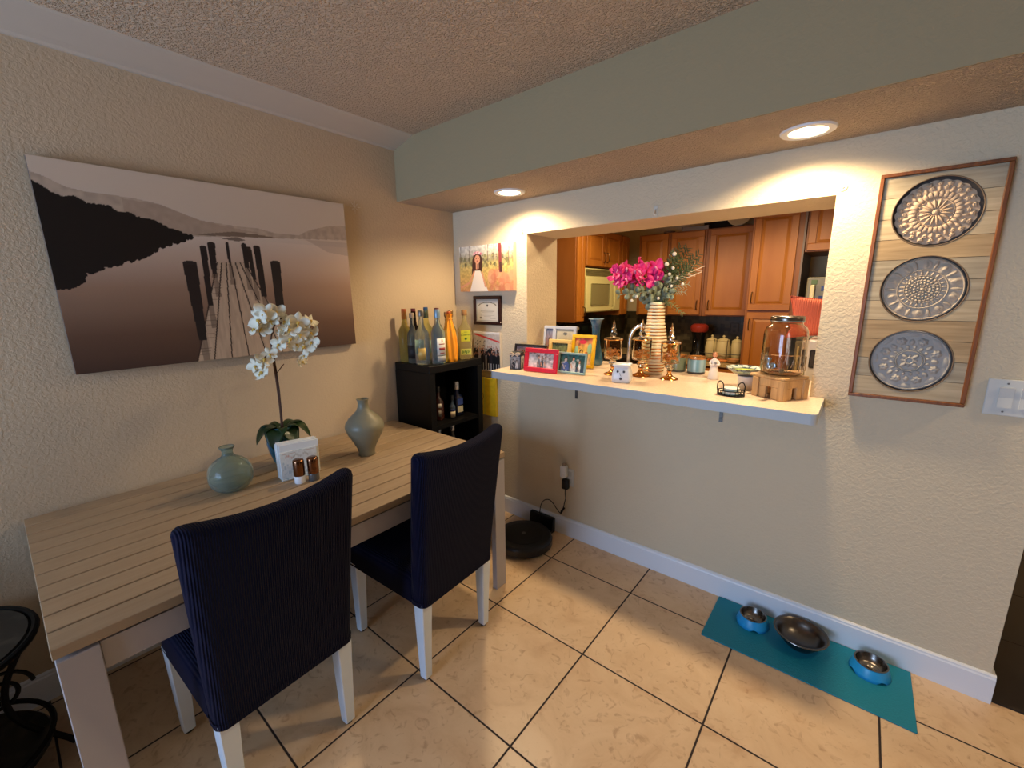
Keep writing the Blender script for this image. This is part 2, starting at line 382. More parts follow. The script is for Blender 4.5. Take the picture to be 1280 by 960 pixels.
# ================================================================== chairs in ribbed navy covers
M_navy = mat('navy_ribbed_cover', (8,10,36), .95, spec=.12, sheen=.05, bump=('wave', 55, .9, .004, 'Y'))
M_cleg = mat('white_chair_paint', (214,224,234), .4)
M_glide = mat('dark_glide', (30,28,28), .6)
def dense(ring, step):
    n = 24; out = []; m = len(ring)
    for i in range(m):
        a, b = ring[i], ring[(i+1)%m]; out.append(a)
        if abs(b[1]-a[1]) > .2:
            for k in range(1, n): out.append(tuple(a[q]+(b[q]-a[q])*k/n for q in range(3)))
    return out
def make_chair(label, loc, rz):
    """faces -x; origin on the floor between the legs"""
    t = thing('dining_chair', label, 'chair', loc, rz, 'navy covered dining chairs')
    rings = []
    def sec(z, grow=0., drop=0.):
        k = (z-.35)/.63; xc = .232 + .072*max(0,k)**1.2; hw = .204 + .028*k - grow; th = .042 - .008*k - grow*.8
        ring = dense(rr(xc, 0, th, hw, min(.03, th*.9), z, 5), .02)
        out = []
        for x, y, zz in ring:
            q = y/.235; out.append((x + .018*(1-q*q)*max(0,k)*1.2 - .012, y, zz - .028*(1-q*q)*max(0,k)**3 ))
        return out
    for z in [.345]+[.345+.61*i/14 for i in range(1,14)]: rings.append(sec(z))
    rings += [sec(.955), sec(.966,.003), sec(.975,.010), sec(.980,.020)]
    # stretch the ring grid in y so that the dip reads: the faces across the top are cut into strips
    b = MB(); b.loft(rings, True, False); top = rings[-1]; m_ = len(top); tv = list(b.bm.verts)[-m_:]
    i0 = max(range(m_), key=lambda i: (round(top[i][1],5), -top[i][0])); order = tv[i0:]+tv[:i0]
    lo, hi = 0, m_-1
    while hi-lo > 1:
        if hi-lo == 2: b.f([order[lo],order[lo+1],order[hi]]); break
        b.f([order[lo],order[lo+1],order[hi-1],order[hi]]); lo += 1; hi -= 1
    b.build('backrest_cover', M_navy, t, angle=60)
    s = MB(); rg = []
    for z, gx in ((.348,.0),(.352,.0),(.40,.001),(.44,.002),(.462,.008),(.474,.022),(.478,.05)):
        rg.append(rr(-.012, 0, .228-gx, .204-gx, .03, z, 5))
    s.loft(rg); s.build('seat_cover', M_navy, t, angle=60)
    tp = MB(); tp.loft([sec(z,-.0025) for z in (.346,.3465,.366,.367)], False, False); tp.build('hem', M_navy, t, angle=60)
    for sy in (-1, 1):
        g = MB(); r = []
        for z, o in ((.012,-.205),(.36,-.195)):
            h = .017+.009*z/.36; r.append(rr(o, sy*.178, h, h, .003, z, 1))
        g.loft(r); lg = g.build('leg', M_cleg, t, angle=30)
        MB().lathe([(.013,0),(.014,.013)],12).build('glide', M_glide, lg).location = (-.205, sy*.178, 0)
        g = MB(); r = []
        for z, o in ((.012,.222),(.12,.222),(.24,.224),(.36,.228)):
            h = .017+.009*z/.36; r.append(rr(o, sy*.176, h, h, .003, z, 1))
        g.loft(r); lg = g.build('leg', M_cleg, t, angle=30)
        MB().lathe([(.013,0),(.014,.013)],12).build('glide', M_glide, lg).location = (.222, sy*.176, 0)
    return t
make_chair('navy covered dining chair nearest the camera, at the left end of the table', (.767,-1.718,0), math.radians(2.5))
make_chair('navy covered dining chair farther along the table, nearer the bar wall', (.832,-1.075,0), math.radians(2.6))
# ================================================================== black cube cabinet in the corner
M_blk = mat('black_brown_veneer', (13,11,10), .45, spec=.25)
t = thing('bar_cabinet','black open-fronted cube cabinet in the corner, bottles on its top','cabinet',(.18,-.335,0))
x0, x1, y0, y1 = -.16, .165, -.222, .22
MB().box(x0,x1,y0,y1,1.055,1.10,.003,1).build('top_board', M_blk, t, smooth=False)
MB().box(x0,x1,y0,y0+.042,0,1.055).build('side_panel', M_blk, t, smooth=False)
MB().box(x0,x1,y1-.042,y1,0,1.055).build('side_panel', M_blk, t, smooth=False)
MB().box(x0,x0+.012,y0+.042,y1-.042,0,1.055).build('back_panel', M_blk, t, smooth=False)
for z in (0.0,.36,.705): MB().box(x0+.012,x1-.006,y0+.042,y1-.042,z,z+.024).build('shelf', M_blk, t, smooth=False)
# ================================================================== wrought iron side table by the left wall
M_iron = mat('wrought_iron', (22,20,18), .5, metal=.6)
M_stone = mat('dark_stone_top', (34,34,32), .3, noise=(20,(70,66,56),(.5,.75)))
t = thing('iron_side_table','dark round side table on scrolled wrought-iron legs, in the shadow by the left wall','side table',(.31,-2.43,0))
MB().lathe([(.0001,.485),(.235,.485),(.24,.492),(.235,.50),(.0001,.50)],48,False,False).build('tabletop', M_stone, t)
MB().tube([(.25*math.cos(a),.25*math.sin(a),.492) for a in np.linspace(0,2*PI,49)], .010, 8).build('rim', M_iron, t)
for k in range(6):
    a = PI/6+k*PI/3; ca, sa = math.cos(a), math.sin(a); pts = []
    for i in range(25):
        u = i/24; r = .235 - .10*math.sin(PI*u)**1.2 + .03*u; pts.append((r*ca, r*sa, .485*(1-u)+.008*u))
    g = MB(); g.tube(pts, .009, 8); lg = g.build('leg', M_iron, t)
    sc = MB(); sp = []
    for i in range(40):
        u = i/39; q = 3.6*PI*u; rad = .075*(1-u*.82); sp.append(((.14+rad*math.cos(q))*ca, (.14+rad*math.cos(q))*sa, .30+rad*math.sin(q)))
    sc.tube(sp, .006, 6); sc.build('scroll', M_iron, lg)
MB().tube([(.235*math.cos(a),.235*math.sin(a),.14) for a in np.linspace(0,2*PI,49)], .008, 6).build('brace_ring', M_iron, t)
MB().lathe([(.0001,.10),(.225,.10),(.23,.106),(.225,.112),(.0001,.112)],48,False,False).build('lower_shelf', M_stone, t)
# ------------------------------------------------------------------ unseen dark chair out of frame, added to shade the lower left corner
t = thing('unseen_armchair','unseen dark brown leather chair, out of frame, added to shade the lower left corner','unseen_armchair',(.52,-3.30,0))
M_lea = mat('brown_leather', (44,32,26), .45, bump=('noise',60,.2,.002))
MB().box(-.42,.42,-.42,.42,.10,.40,.03,3).build('base', M_lea, t)
MB().box(-.26,.40,-.30,.30,.402,.52,.04,3).build('seat_cushion', M_lea, t)
MB().box(-.44,-.27,-.42,.42,.402,.92,.05,3).build('backrest', M_lea, t)
for s in (-1,1): MB().box(-.26,.42,s*.37-.065,s*.37+.065,.402,.66,.04,3).build('armrest', M_lea, t)
for x in (-.36,.36):
    for y in (-.36,.36): MB().lathe([(.02,0),(.028,.10)],16).build('leg', M_iron, t).location = (x,y,0)
# ================================================================== bar top
M_bar = mat('bar_laminate', (228,204,180), .3, noise=(120,(212,184,156),(.45,.7)))
t = thing('bar_countertop','long beige laminate bar top crossing the pass-through','counter',(1.38,0,1.03))
pl = []
def corner(cx, cy, r, a0, n=6): return [(cx+r*math.cos(a0+PI/2*i/n), cy+r*math.sin(a0+PI/2*i/n)) for i in range(n+1)]
out = corner(2.163-.02,-.32+.02,.02,-PI/2) + [(2.163,-.002),(2.110,-.002),(2.110,.40),(.633,.40),(.633,-.002),(.585,-.002)] + corner(.598+.03,-.32+.03,.03,PI)
g = MB(); g.loft([[(x-1.38,y,z) for x,y in out] for z in (0,.040)]); g.build('slab', mat('bar_edge',(186,188,186),.4), t, smooth=False)
out2 = [((x-1.38)*.9985,y*.997,.0405) for x,y in out]
g = MB(); g.loft([[(x,y,.040) for x,y,z in out2], out2]); g.build('surface', M_bar, t, smooth=False)
for (x, lb) in ((.995,'small dark bracket under the left part of the bar top'),(1.782,'small pale bracket with screws under the right part of the bar top')):
    k = thing('shelf_bracket', lb, 'bracket', (x,-.001,.90), 0, 'brackets under the bar')
    mm = mat('bracket_steel',(90,86,82),.4,metal=.8)
    MB().box(-.008,.008,-.003,0,0,.128).build('wall_plate', mm, k, smooth=False)
    MB().box(-.008,.008,-.075,-.003,.125,.1285).build('arm_plate', mm, k, smooth=False)
    for z in (.02,.09): MB().at((0,-.003,z),rx=PI/2).lathe([(.004,0),(.004,.002),(.001,.003)],10).build('screw', mm, k)
# ================================================================== wall hung pieces
# large canvas of a jetty on a lake
im = Img(460,300)
im.grad([(0,(66,48,40)),(.18,(92,68,54)),(.42,(140,112,92)),(.6,(176,154,136)),(.72,(190,176,162)),(.76,(186,170,152)),(1,(190,174,156))])
im.a = np.where((im.V<.7)[...,None], im.a*(1+.35*np.clip(im.U-.55,0,1)[...,None]*np.array([1,.86,.72])), im.a)
ridge = [(-.006,.934),(.027,.918),(.072,.882),(.115,.871),(.176,.871),(.241,.866),(.302,.852),(.365,.815),(.415,.791),(.48,.783),(.539,.777),(.612,.777),(.677,.757),(.773,.757),(.827,.799),(.91,.835),(1.01,.851)]
im.poly(ridge+[(1.01,.755),(.375,.70),(-.01,.70)], (164,146,128)); m = im.inside(ridge+[(1.01,.75),(.375,.70),(-.01,.70)]); im.noise(.16, 90, m, 50)
im.poly([(.2,.86),(.302,.85),(.415,.79),(.5,.77),(.62,.75),(.5,.74),(.38,.71),(.2,.71)], (148,128,110), .6)
im.poly([(.38,.71),(.52,.745),(.6,.74),(.7,.728),(.6,.722),(.45,.712)], (96,76,60), .8); im.poly([(.47,.70),(.53,.715),(.56,.70),(.53,.690)], (70,52,42), .8)
im.poly([(.8,.735),(.9,.66),(1.01,.64),(1.01,.735)], (160,140,124), .55)
fo = [(-.005,.885),(.021,.862),(.03,.84),(.059,.828),(.085,.832),(.115,.809),(.157,.812),(.181,.784),(.211,.784),(.231,.766),(.269,.764),(.299,.736),(.33,.719),(.375,.697),(.375,.693),(.316,.658),(.281,.631),(.229,.581),(.173,.546),(.127,.522),(.077,.491),(.061,.47),(.063,.45),(.037,.423),(.005,.421),(-.01,.43)]
im.poly(fo, (26,20,17)); rg = random.Random(3)
for (a, b) in zip(fo, fo[1:]):
    for k in range(9):
        u = rg.random(); im.ell(a[0]+(b[0]-a[0])*u, a[1]+(b[1]-a[1])*u, .004+.006*rg.random(), .006+.009*rg.random(), (26,20,17))
dk = [(.447,.562),(.542,.569),(.639,.252),(.705,0),(.332,0)]
im.poly(dk, (168,146,124)); md = im.inside(dk); im.noise(.14, 200, md, 24)
im.poly([(.425,.50),(.447,.505),(.44,.475),(.42,.475)], (120,98,80))
for a, b in zip([(.447,.562),(.462,.562),(.478,.564),(.494,.565),(.51,.566),(.527,.568),(.542,.569)], [(.332,.0),(.388,0),(.449,0),(.512,0),(.579,0),(.645,0),(.705,0)]): im.line(*a,*b,.0022,(52,38,32))
for k in range(22):
    v = .55*(1-(k/22))**1.5+.01; im.line(.447-.115*(1-v/.562), v, .45-.11*(1-v/.562)+.03, v, .0012, (70,54,44), .6)
for p in ([(.336,.553),(.381,.557),(.374,.117),(.347,.121)],[(.397,.642),(.42,.644),(.412,.315),(.396,.315)],[(.424,.663),(.45,.667),(.441,.497),(.425,.495)],[(.485,.671),(.496,.672),(.496,.565),(.486,.565)],[(.54,.67),(.558,.672),(.558,.537),(.542,.536)],[(.556,.652),(.575,.654),(.579,.468),(.565,.468)],[(.583,.662),(.609,.664),(.612,.362),(.59,.362)],[(.641,.573),(.681,.577),(.675,.259),(.642,.262)]):
    im.poly(p, (38,30,28)); cx = (p[0][0]+p[1][0])/2; im.ell(cx, (p[0][1]+p[1][1])/2, abs(p[1][0]-p[0][0])/2, .012, (44,35,32))
    xs = (p[3][0]+p[2][0])/2; im.poly([(p[3][0],p[3][1]),(p[2][0],p[2][1]),(xs+.012,p[3][1]-.13),(xs-.008,p[3][1]-.13)], (60,44,38), .55)
def canvas_print(name, label, im, o, ux, uz, depth, edge, cat='picture'):
    """stretched canvas: box body behind the print; depth is the outward vector"""
    o, ux, uz, d = Vector(o), Vector(ux), Vector(uz), Vector(depth)
    t = thing(name, label, cat, o + ux/2 - d)
    base = o + ux/2 - d
    g = MB(); g.loft([[(o+a*ux+b*uz - d*k - base)[:] for a,b in ((0,0),(1,0),(1,1),(0,1))] for k in (1,.01)]); g.build('stretched_canvas', edge, t, smooth=False)
    picture('print', im, o-base, ux, uz, t); return t
rot = .012
im.a = np.clip(im.a*1.3,0,1)
canvas_print('canvas_print','large sepia canvas of a wooden jetty on a still lake, on the left wall', im, (.036,-1.947,1.228), (0,1.128,.012), (0,-.006,.742), (.033,0,0), mat('canvas_edge',(110,92,78),.8))
# canvas of a girl in a white dress
im = Img(150,96); im.grad([(0,(196,140,92)),(.35,(206,170,96)),(.62,(196,176,110)),(.68,(150,140,110)),(1,(232,226,214))])
im.noise(.3, 50, None, 34); im.blobs(120,(0,1,.55,.78),.02,[(120,120,80),(170,160,110),(90,80,60)],.7); im.blobs(60,(.6,1,0,.4),.05,[(206,130,100),(190,110,84),(214,160,120)],.5)
for x in (.02,.2,.55,.66,.92): im.line(x,.62,x+.01,1,.006,(110,84,74),.8)
im.line(.78,.42,.77,1,.028,(130,60,62)); im.line(.79,.42,.78,.6,.02,(80,50,46))
im.poly([(.2,0),(.27,.30),(.31,.46),(.40,.46),(.46,.28),(.55,0)], (236,222,206)); im.poly([(.26,.48),(.28,.72),(.4,.78),(.44,.6),(.41,.46)], (74,44,36))
im.poly([(.24,.36),(.26,.7),(.30,.84),(.36,.88),(.42,.83),(.45,.66),(.44,.42),(.40,.46),(.31,.46)],(74,44,36)); im.ell(.355,.70,.052,.10,(222,158,124)); im.ell(.355,.665,.018,.012,(170,70,66)); im.ell(.336,.72,.010,.008,(60,36,30)); im.ell(.376,.72,.010,.008,(60,36,30))
for k in range(9): im.ell(.29+.0165*k,.82+.03*math.sin(k*.4),.018,.03,[(236,170,176),(244,214,206),(214,120,140)][k%3])
im.line(.335,.62,.335,.50,.012,(222,158,124)); im.line(.365,.62,.365,.50,.012,(222,158,124)); im.line(.29,.44,.2,.2,.016,(216,150,112)); im.line(.2,.2,.03,.1,.022,(216,150,112)); im.line(.44,.42,.5,.1,.014,(216,150,112)); im.rect(.36,.37,.66,.68,(90,40,36))
canvas_print('canvas_print','small sunny canvas of a girl in a white dress in a field, above the certificate', im, (.086,-.034,1.528), (.466,0,0), (0,0,.29), (0,-.032,0), mat('canvas_edge_tan',(214,170,140),.8))
# certificate
t = thing('framed_certificate','certificate in a dark brown frame below the girl canvas','certificate',(.308,-.001,1.308))
M_dkfr = mat('dark_brown_frame', (44,20,20), .3)
def frame(t, w, h, b, d, m, lean=0, name='frame'):
    """rectangular moulding standing on z=0, front at y=-d"""
    g = MB()
    for q in ((-w/2,w/2,0,b),(-w/2,w/2,h-b,h),(-w/2,-w/2+b,b,h-b),(w/2-b,w/2,b,h-b)): g.box(q[0],q[1],-d,0,q[2],q[3],min(b,d)*.18,1)
    return g.build(name, m, t, smooth=False)
frame(t,.245,.19,.022,.018,M_dkfr)
im = Img(120,90,(206,198,182)); im.rect(.03,.97,.04,.96,(120,108,90)); im.rect(.04,.96,.055,.945,(214,206,190))
for k in range(26):
    a = PI*(.15+.7*k/25); im.rect(.5+.42*math.cos(a)-.012,.5+.42*math.cos(a)+.012,.62+.24*math.sin(a)-.02,.62+.24*math.sin(a)+.02+.01*(k%2),(92,84,60))
im.ell(.5,.72,.035,.05,(50,46,40))
for k, (wd) in enumerate((.12,.3,.24,.2,.3,.16)): im.rect(.5-wd,.5+wd,.52-k*.06,.532-k*.06,(140,130,112))
im.ell(.2,.17,.05,.04,(120,108,84)); im.rect(.6,.85,.14,.155,(120,110,96))
picture('certificate_paper', im, (-.102,-.008,.022), (.204,0,0), (0,0,.146), t)
# group photo canvas
im = Img(110,110,(196,184,172)); im.noise(.18,40,None,40); im.poly([(0,.92),(1,.74),(1,.78),(0,.97)],(206,60,60)); im.blobs(14,(.05,.5,.62,.8),.015,[(60,50,50)])
rg = random.Random(5)
for k in range(44):
    x = .01+.0225*k if k < 22 else .02+.045*(k-22); top = (.50 if k < 22 else .36)+.10*rg.random(); x = x if k >= 22 else .01+.045*k; im.rect(x-.026,x+.026,.0+.06*rg.random(),top,rg.choice([(22,20,24),(34,30,36),(20,20,20),(150,140,140)])); im.ell(x,top+.04,.016,.032,rg.choice([(190,130,100),(150,100,80),(60,44,40)]))
for k in range(10): im.rect(.05+.1*k,.05+.1*k+.02,0,.2,(226,220,214),.6)
im.rect(0,1,.95,1,(232,226,220))
canvas_print('canvas_print','group photo canvas with a red banner and people in dark clothes, below the certificate', im, (.19,-.024,1.0), (.235,0,0), (0,0,.262), (0,-.022,0), mat('canvas_edge_light',(210,200,190),.8))
# yellow poster canvas, lower
im = Img(70,130,(214,176,30)); im.noise(.12,12,None,20); im.rect(.45,.52,0,1,(196,180,60)); 
for q in range(40):
    a = q*.16; im.ell(.28+.16*math.cos(a),.5+.13*math.sin(a),.014,.01,(150,96,30))
im.ell(.2,.48,.08,.1,(190,130,40),.5)
canvas_print('canvas_print','narrow yellow canvas beside the black cabinet, partly hidden by it', im, (.18,-.024,.685), (.2,0,0), (0,0,.262), (0,-.022,0), mat('canvas_edge_yellow',(206,176,40),.8))
# ================================================================== carved medallion wall panel
M_wfr = mat('walnut_frame', (136,80,38), .4, noise=(8,(96,54,26),(.3,.7),(10,10,1)))
t = thing('carved_wall_panel','tall framed wood panel with three carved round medallions, right of the bar opening','wall art',(2.395,-.001,1.10))
W, H, b = .318, .80, .012
g = MB()
for q in ((-W/2,W/2,0,b),(-W/2,W/2,H-b,H),(-W/2,-W/2+b,b,H-b),(W/2-b,W/2,b,H-b)):
    g.box(q[0],q[1],-.038,0,q[2],q[3],.002,1)
g.build('frame', M_wfr, t, smooth=False)
zc = [.66,.403,.148]; Rm = .1125
def plank_board(z0, z1, m):
    """board with the round cut-outs taken out of it: sampled in strips across"""
    g = MB(); n = 90; xs = np.linspace(-W/2+b, W/2-b, n+1)
    for xa, xb in zip(xs, xs[1:]):
        xm = (xa+xb)/2; spans = [(z0, z1)]
        for c in zc:
            if abs(xm) < Rm:
                hh = math.sqrt(Rm*Rm-xm*xm); new = []
                for a, d in spans:
                    lo, hi = c-hh, c+hh
                    if hi <= a or lo >= d: new.append((a,d)); continue
                    if lo > a: new.append((a,lo))
                    if hi < d: new.append((hi,d))
                spans = new
        for a, d in spans:
            if d-a > 1e-4: g.box(xa,xb,-.029,-.019,a,d)
    return g.build('plank', m, t, smooth=False)
pm = [mat('weathered_plank_'+n, c, .7, noise=(6,d,(.3,.7),(1,1,14))) for n, c, d in (('light',(196,176,142),(166,146,114)),('tan',(184,156,116),(152,126,90)),('grey',(178,164,138),(146,132,108)))]
hp = (H-2*b)/11
for k in range(11): plank_board(b+k*hp+.0008, b+(k+1)*hp-.0008, pm[(k*2+k//3)%3])
MB().box(-W/2+b,W/2-b,-.006,-.002,b,H-b).build('backing_board', mat('panel_backing',(70,62,56),.8), t, smooth=False)
def medallion(design, col):
    n, mt = 76, 288
    r = np.linspace(.0,1,n+1)[:,None]*np.ones((1,mt)); th = np.linspace(0,2*PI,mt,endpoint=False)[None]*np.ones((n+1,1))
    X, Y = r*np.cos(th), r*np.sin(th); h = np.zeros_like(X)
    def pet(k, r0, r1, wd, ht, off=0., pw=1.5):
        """k raised leaf shapes between radii r0..r1"""
        nonlocal h
        q = ((th*k/(2*PI)+off) % 1 - .5)*2*PI/k*r; u = (r-(r0+r1)/2)/((r1-r0)/2)
        e = 1-np.abs(u)**2-(np.abs(q)/wd)**pw; h = np.maximum(h, ht*np.clip(e,0,1)**.5)
    def ring(r0, w, ht):
        nonlocal h
        h = np.maximum(h, ht*np.sqrt(np.clip(1-((r-r0)/w)**2,0,1)))
    def dot(k, r0, rad, ht, off=0., petals=0):
        nonlocal h
        a = (th*k/(2*PI)+off) % 1; q = (a-.5)*2*PI/k*r0; dd = np.hypot(q, r-r0); s = rad
        if petals: s = rad*(.72+.28*np.abs(np.cos(petals/2*np.arctan2(r-r0, q))))
        h = np.maximum(h, ht*np.clip(1-(dd/s)**2,0,1)**.6)
        if petals: h = np.where(dd < rad*.22, ht*.55, h)
    if design == 0:
        dot(1,.0,.09,1,0); pet(16,.10,.40,.042,1); ring(.42,.012,.4); pet(28,.44,.64,.05,.9,0,6); pet(14,.60,.80,.055,.8,.0); dot(14,.74,.075,.9,.5,5); dot(22,.9,.085,1,0,5); rim = .93+.04*np.abs(np.cos(th*11))
    elif design == 1:
        dot(1,.0,.06,1,0); dot(8,.10,.04,.9); dot(14,.19,.04,.9,.5); dot(20,.28,.042,.9); dot(24,.37,.045,.9,.5); ring(.43,.012,.7); pet(24,.44,.58,.035,.7); ring(.6,.012,.8)
        pet(10,.60,.94,.16,.55); pet(10,.66,.88,.08,.95); pet(10,.64,.93,.05,.9,.5); ring(.965,.02,.9); rim = np.ones_like(th)
    else:
        ring(.1,.03,.9); pet(4,.10,.30,.07,1); pet(4,.08,.22,.04,.7,.5); ring(.33,.014,.9); ring(.38,.01,.7); pet(16,.40,.52,.05,.7); dot(8,.68,.14,1,0,6); pet(8,.52,.72,.07,.75,.5); pet(8,.80,.96,.16,.5,.5); ring(.965,.018,.8); rim = np.ones_like(th)
    base = .004*(1-r**2)*1.2; D = base + h*.0095
    g = MB(); R = Rm*.965
    vs = [[g.bm.verts.new((R*X[i,j]*(rim[i,j] if i > n*.8 else 1), -D[i,j]-.0075, R*Y[i,j]*(rim[i,j] if i > n*.8 else 1))) for j in range(mt)] for i in range(1, n+1)]
    c = g.bm.verts.new((0,-D[0,0]-.0075,0))
    for A, B in zip(vs, vs[1:]):
        for j in range(mt): g.bm.faces.new([A[j],A[(j+1)%mt],B[(j+1)%mt],B[j]])
    for j in range(mt): g.bm.faces.new([c,vs[0][(j+1)%mt],vs[0][j]])
    bk = [g.bm.verts.new((v.co.x,-.0062,v.co.z)) for v in vs[-1]]
    for j in range(mt): g.bm.faces.new([vs[-1][j],vs[-1][(j+1)%mt],bk[(j+1)%mt],bk[j]])
    o = g.build('medallion', mat('whitewash_%d'%design, col, .7), t, angle=80); return o
for k, cc in enumerate([(190,166,140),(182,168,150),(170,164,156)]):
    o = medallion(k, cc); o.location = (0,0,zc[k]); 
    rg = MB(); rg.tube([(Rm*1.0*math.cos(a),-.0285,Rm*1.0*math.sin(a)) for a in np.linspace(0,2*PI,73)], .0022, 6); q = rg.build('rim', mat('rim_brown',(110,90,70),.6), o)
# ================================================================== switch, outlet, hooks
M_plate = mat('switch_plate', (206,206,200), .3)
t = thing('light_switch','white two-gang rocker switch plate at the right edge of the wall','light switch',(2.65,-.001,1.143))
MB().box(-.048,.06,-.006,0,-.062,.062,.003,2).build('plate', M_plate, t, smooth=False)
for x in (-.002,.048):
    r_ = MB(); r_.loft([[(x-.017,y,z) for y,z in ((-.006,-.034),(-.010,-.034),(-.0075,0),(-.013,.034),(-.006,.034))],[(x+.017,y,z) for y,z in ((-.006,-.034),(-.010,-.034),(-.0075,0),(-.013,.034),(-.006,.034))]]); r_.build('rocker', M_plate, t, smooth=False)
for z in (-.048,.048): MB().at((-.002,-.006,z),rx=PI/2).lathe([(.003,0),(.003,.001)],10).build('screw', mat('screw_grey',(120,118,112),.4,metal=.6), t)
t = thing('wall_outlet','white wall outlet above the robot vacuum','outlet',(.958,-.001,.395))
MB().box(-.035,.035,-.005,0,-.057,.057,.003,2).build('plate', M_plate, t, smooth=False)
for z in (-.024,.024): MB().box(-.017,.017,-.0065,-.004,z-.015,z+.015,.002,1).build('socket', mat('socket_white',(190,190,184),.4), t, smooth=False)
t = thing('air_freshener','white plug-in freshener in the wall outlet','plug-in',(.935,-.009,.43))
MB().box(-.02,.02,-.042,0,-.032,.045,.010,3).build('body', mat('freshener_white',(226,226,224),.3), t)
MB().at((0,-.022,.045)).lathe([(.012,0),(.012,.012),(.009,.014)],16).build('vent_cap', mat('freshener_cap',(150,130,110),.4), t)
M_cord = mat('black_plastic', (14,14,15), .4)
t = thing('power_adapter','black power adapter and cable plugged in under the freshener','charger',(.945,-.009,.355))
MB().box(-.02,.02,-.034,0,-.032,.032,.006,2).build('plug_body', M_cord, t)
pts = [(0,-.018,-.03),(0,-.02,-.06),(.003,-.018,-.095),(-.002,-.02,-.12),(-.01,-.022,-.16),(-.03,-.02,-.205),(-.06,-.02,-.185),(-.09,-.02,-.155),(-.12,-.022,-.14),(-.155,-.025,-.155),(-.175,-.03,-.19),(-.18,-.035,-.235),(-.18,-.04,-.275)]
def smooth_path(p, n=6):
    p = [Vector(q) for q in p]; out = []
    for i in range(len(p)-1):
        a, b, c, d = p[max(i-1,0)], p[i], p[i+1], p[min(i+2,len(p)-1)]
        for k in range(n):
            u = k/n; out.append(.5*((2*b)+(c-a)*u+(2*a-5*b+4*c-d)*u*u+(3*b-a-3*c+d)*u**3))
    return out+[p[-1]]
MB().tube(smooth_path(pts), .0028, 6).build('cable', M_cord, t)
g = MB()
for k in range(4): g.tube(smooth_path([(-.004+.003*k,-.03,-.155),(-.012,-.034+.004*k,-.18),(-.024,-.03,-.205),(-.018,-.02-.003*k,-.175),(-.004+.003*k,-.03,-.155)],5), .003, 6)
g.build('cable_bundle', M_cord, t)
M_hook = mat('clear_hook', (226,222,210), .2, alpha=.8)
for (x, z, lb) in ((1.412,1.891,'small clear adhesive hook above the middle of the opening'),(.607,1.889,'small clear adhesive hook above the top left corner of the opening')):
    t = thing('adhesive_hook', lb, 'hook', (x,-.001,z), 0, 'adhesive hooks around the opening')
    MB().box(-.009,.009,-.003,0,-.022,.02,.0015,1).build('back_plate', M_hook, t, smooth=False)
    MB().tube(smooth_path([(0,-.003,.006),(0,-.010,-.006),(0,-.016,-.018),(0,-.022,-.014),(0,-.024,-.004)],4), .003, 6).build('hook', M_hook, t)
t = thing('adhesive_disc','small round translucent disc stuck at the top right corner of the opening','hook',(2.128,-.001,1.884))
MB().at((0,0,0),rx=PI/2).lathe([(.014,0),(.014,.003),(.011,.004),(.010,.0025)],24).build('disc', M_hook, t)
MB().at((0,-.002,0),rx=PI/2).lathe([(.005,0),(.004,.006)],16).build('knob', M_hook, t)
M_dec = mat('silver_sprig', (214,206,190), .4)
g = MB()
for a in range(0,360,45):
    ca, sa = math.cos(math.radians(a)), math.sin(math.radians(a)); L_ = .026 if a % 90 else .034
    g.tube([(.002,0,0),(.002,L_*ca,L_*sa)], .0012, 5); g.tube([(.002,.6*L_*ca-.005*sa,.6*L_*sa+.005*ca),(.002,.75*L_*ca,.75*L_*sa),(.002,.6*L_*ca+.005*sa,.6*L_*sa-.005*ca)], .001, 4)
o = g.build('wall_decal', M_dec); o.location = (.0015,-.738,1.985); tag(o,'tiny pale snowflake sprig on the wall right of the jetty canvas','decal')
# ================================================================== robot vacuum and dock
t = thing('robot_vacuum','round black robot vacuum on the floor, docked at the bar wall','robot vacuum',(.80,-.262,0))
M_rob = mat('robot_black', (20,20,22), .42)
MB().lathe([(.150,.012),(.165,.016),(.170,.03),(.170,.062),(.164,.072),(.155,.076),(.0001,.0765)],64,True,False).build('body', M_rob, t, angle=50)
MB().lathe([(.120,.0765),(.120,.079),(.117,.080),(.0001,.080)],48,False,False).build('lid', mat('robot_lid',(15,15,17),.5), t)
MB().at(rz=-.9-.9).lathe([(.1705,.02),(.174,.022),(.174,.056),(.1705,.058)],30,False,False,0,PI*.8).build('bumper', mat('robot_bumper',(28,28,30),.3), t)
MB().lathe([(.012,.080),(.012,.0812),(.0001,.0813)],20,False,False).build('button', mat('button_grey',(96,92,88),.4), t)
for s in (-1,1): MB().at((s*.11,0,0),ry=PI/2).lathe([(.03,-.012),(.03,.012)],20).build('wheel', M_cord, t).location = (0,0,.031)
t = thing('charging_dock','black charging dock against the baseboard behind the robot vacuum','dock',(.775,-.05,0))
g = MB(); prof = [(-.03,0),(-.03,.01),(.0,.018),(.008,.09),(.014,.097),(.030,.097),(.033,.09),(.033,0)]
g.loft([[(x,y,z) for y,z in prof] for x in (-.09,-.085,.085,.09)]); g.build('housing', M_cord, t, smooth=False)
for x in (-.02,.02): MB().box(x-.006,x+.006,-.028,-.01,.011,.0165).build('contact', mat('contact_metal',(150,140,120),.3,metal=1), t, smooth=False)
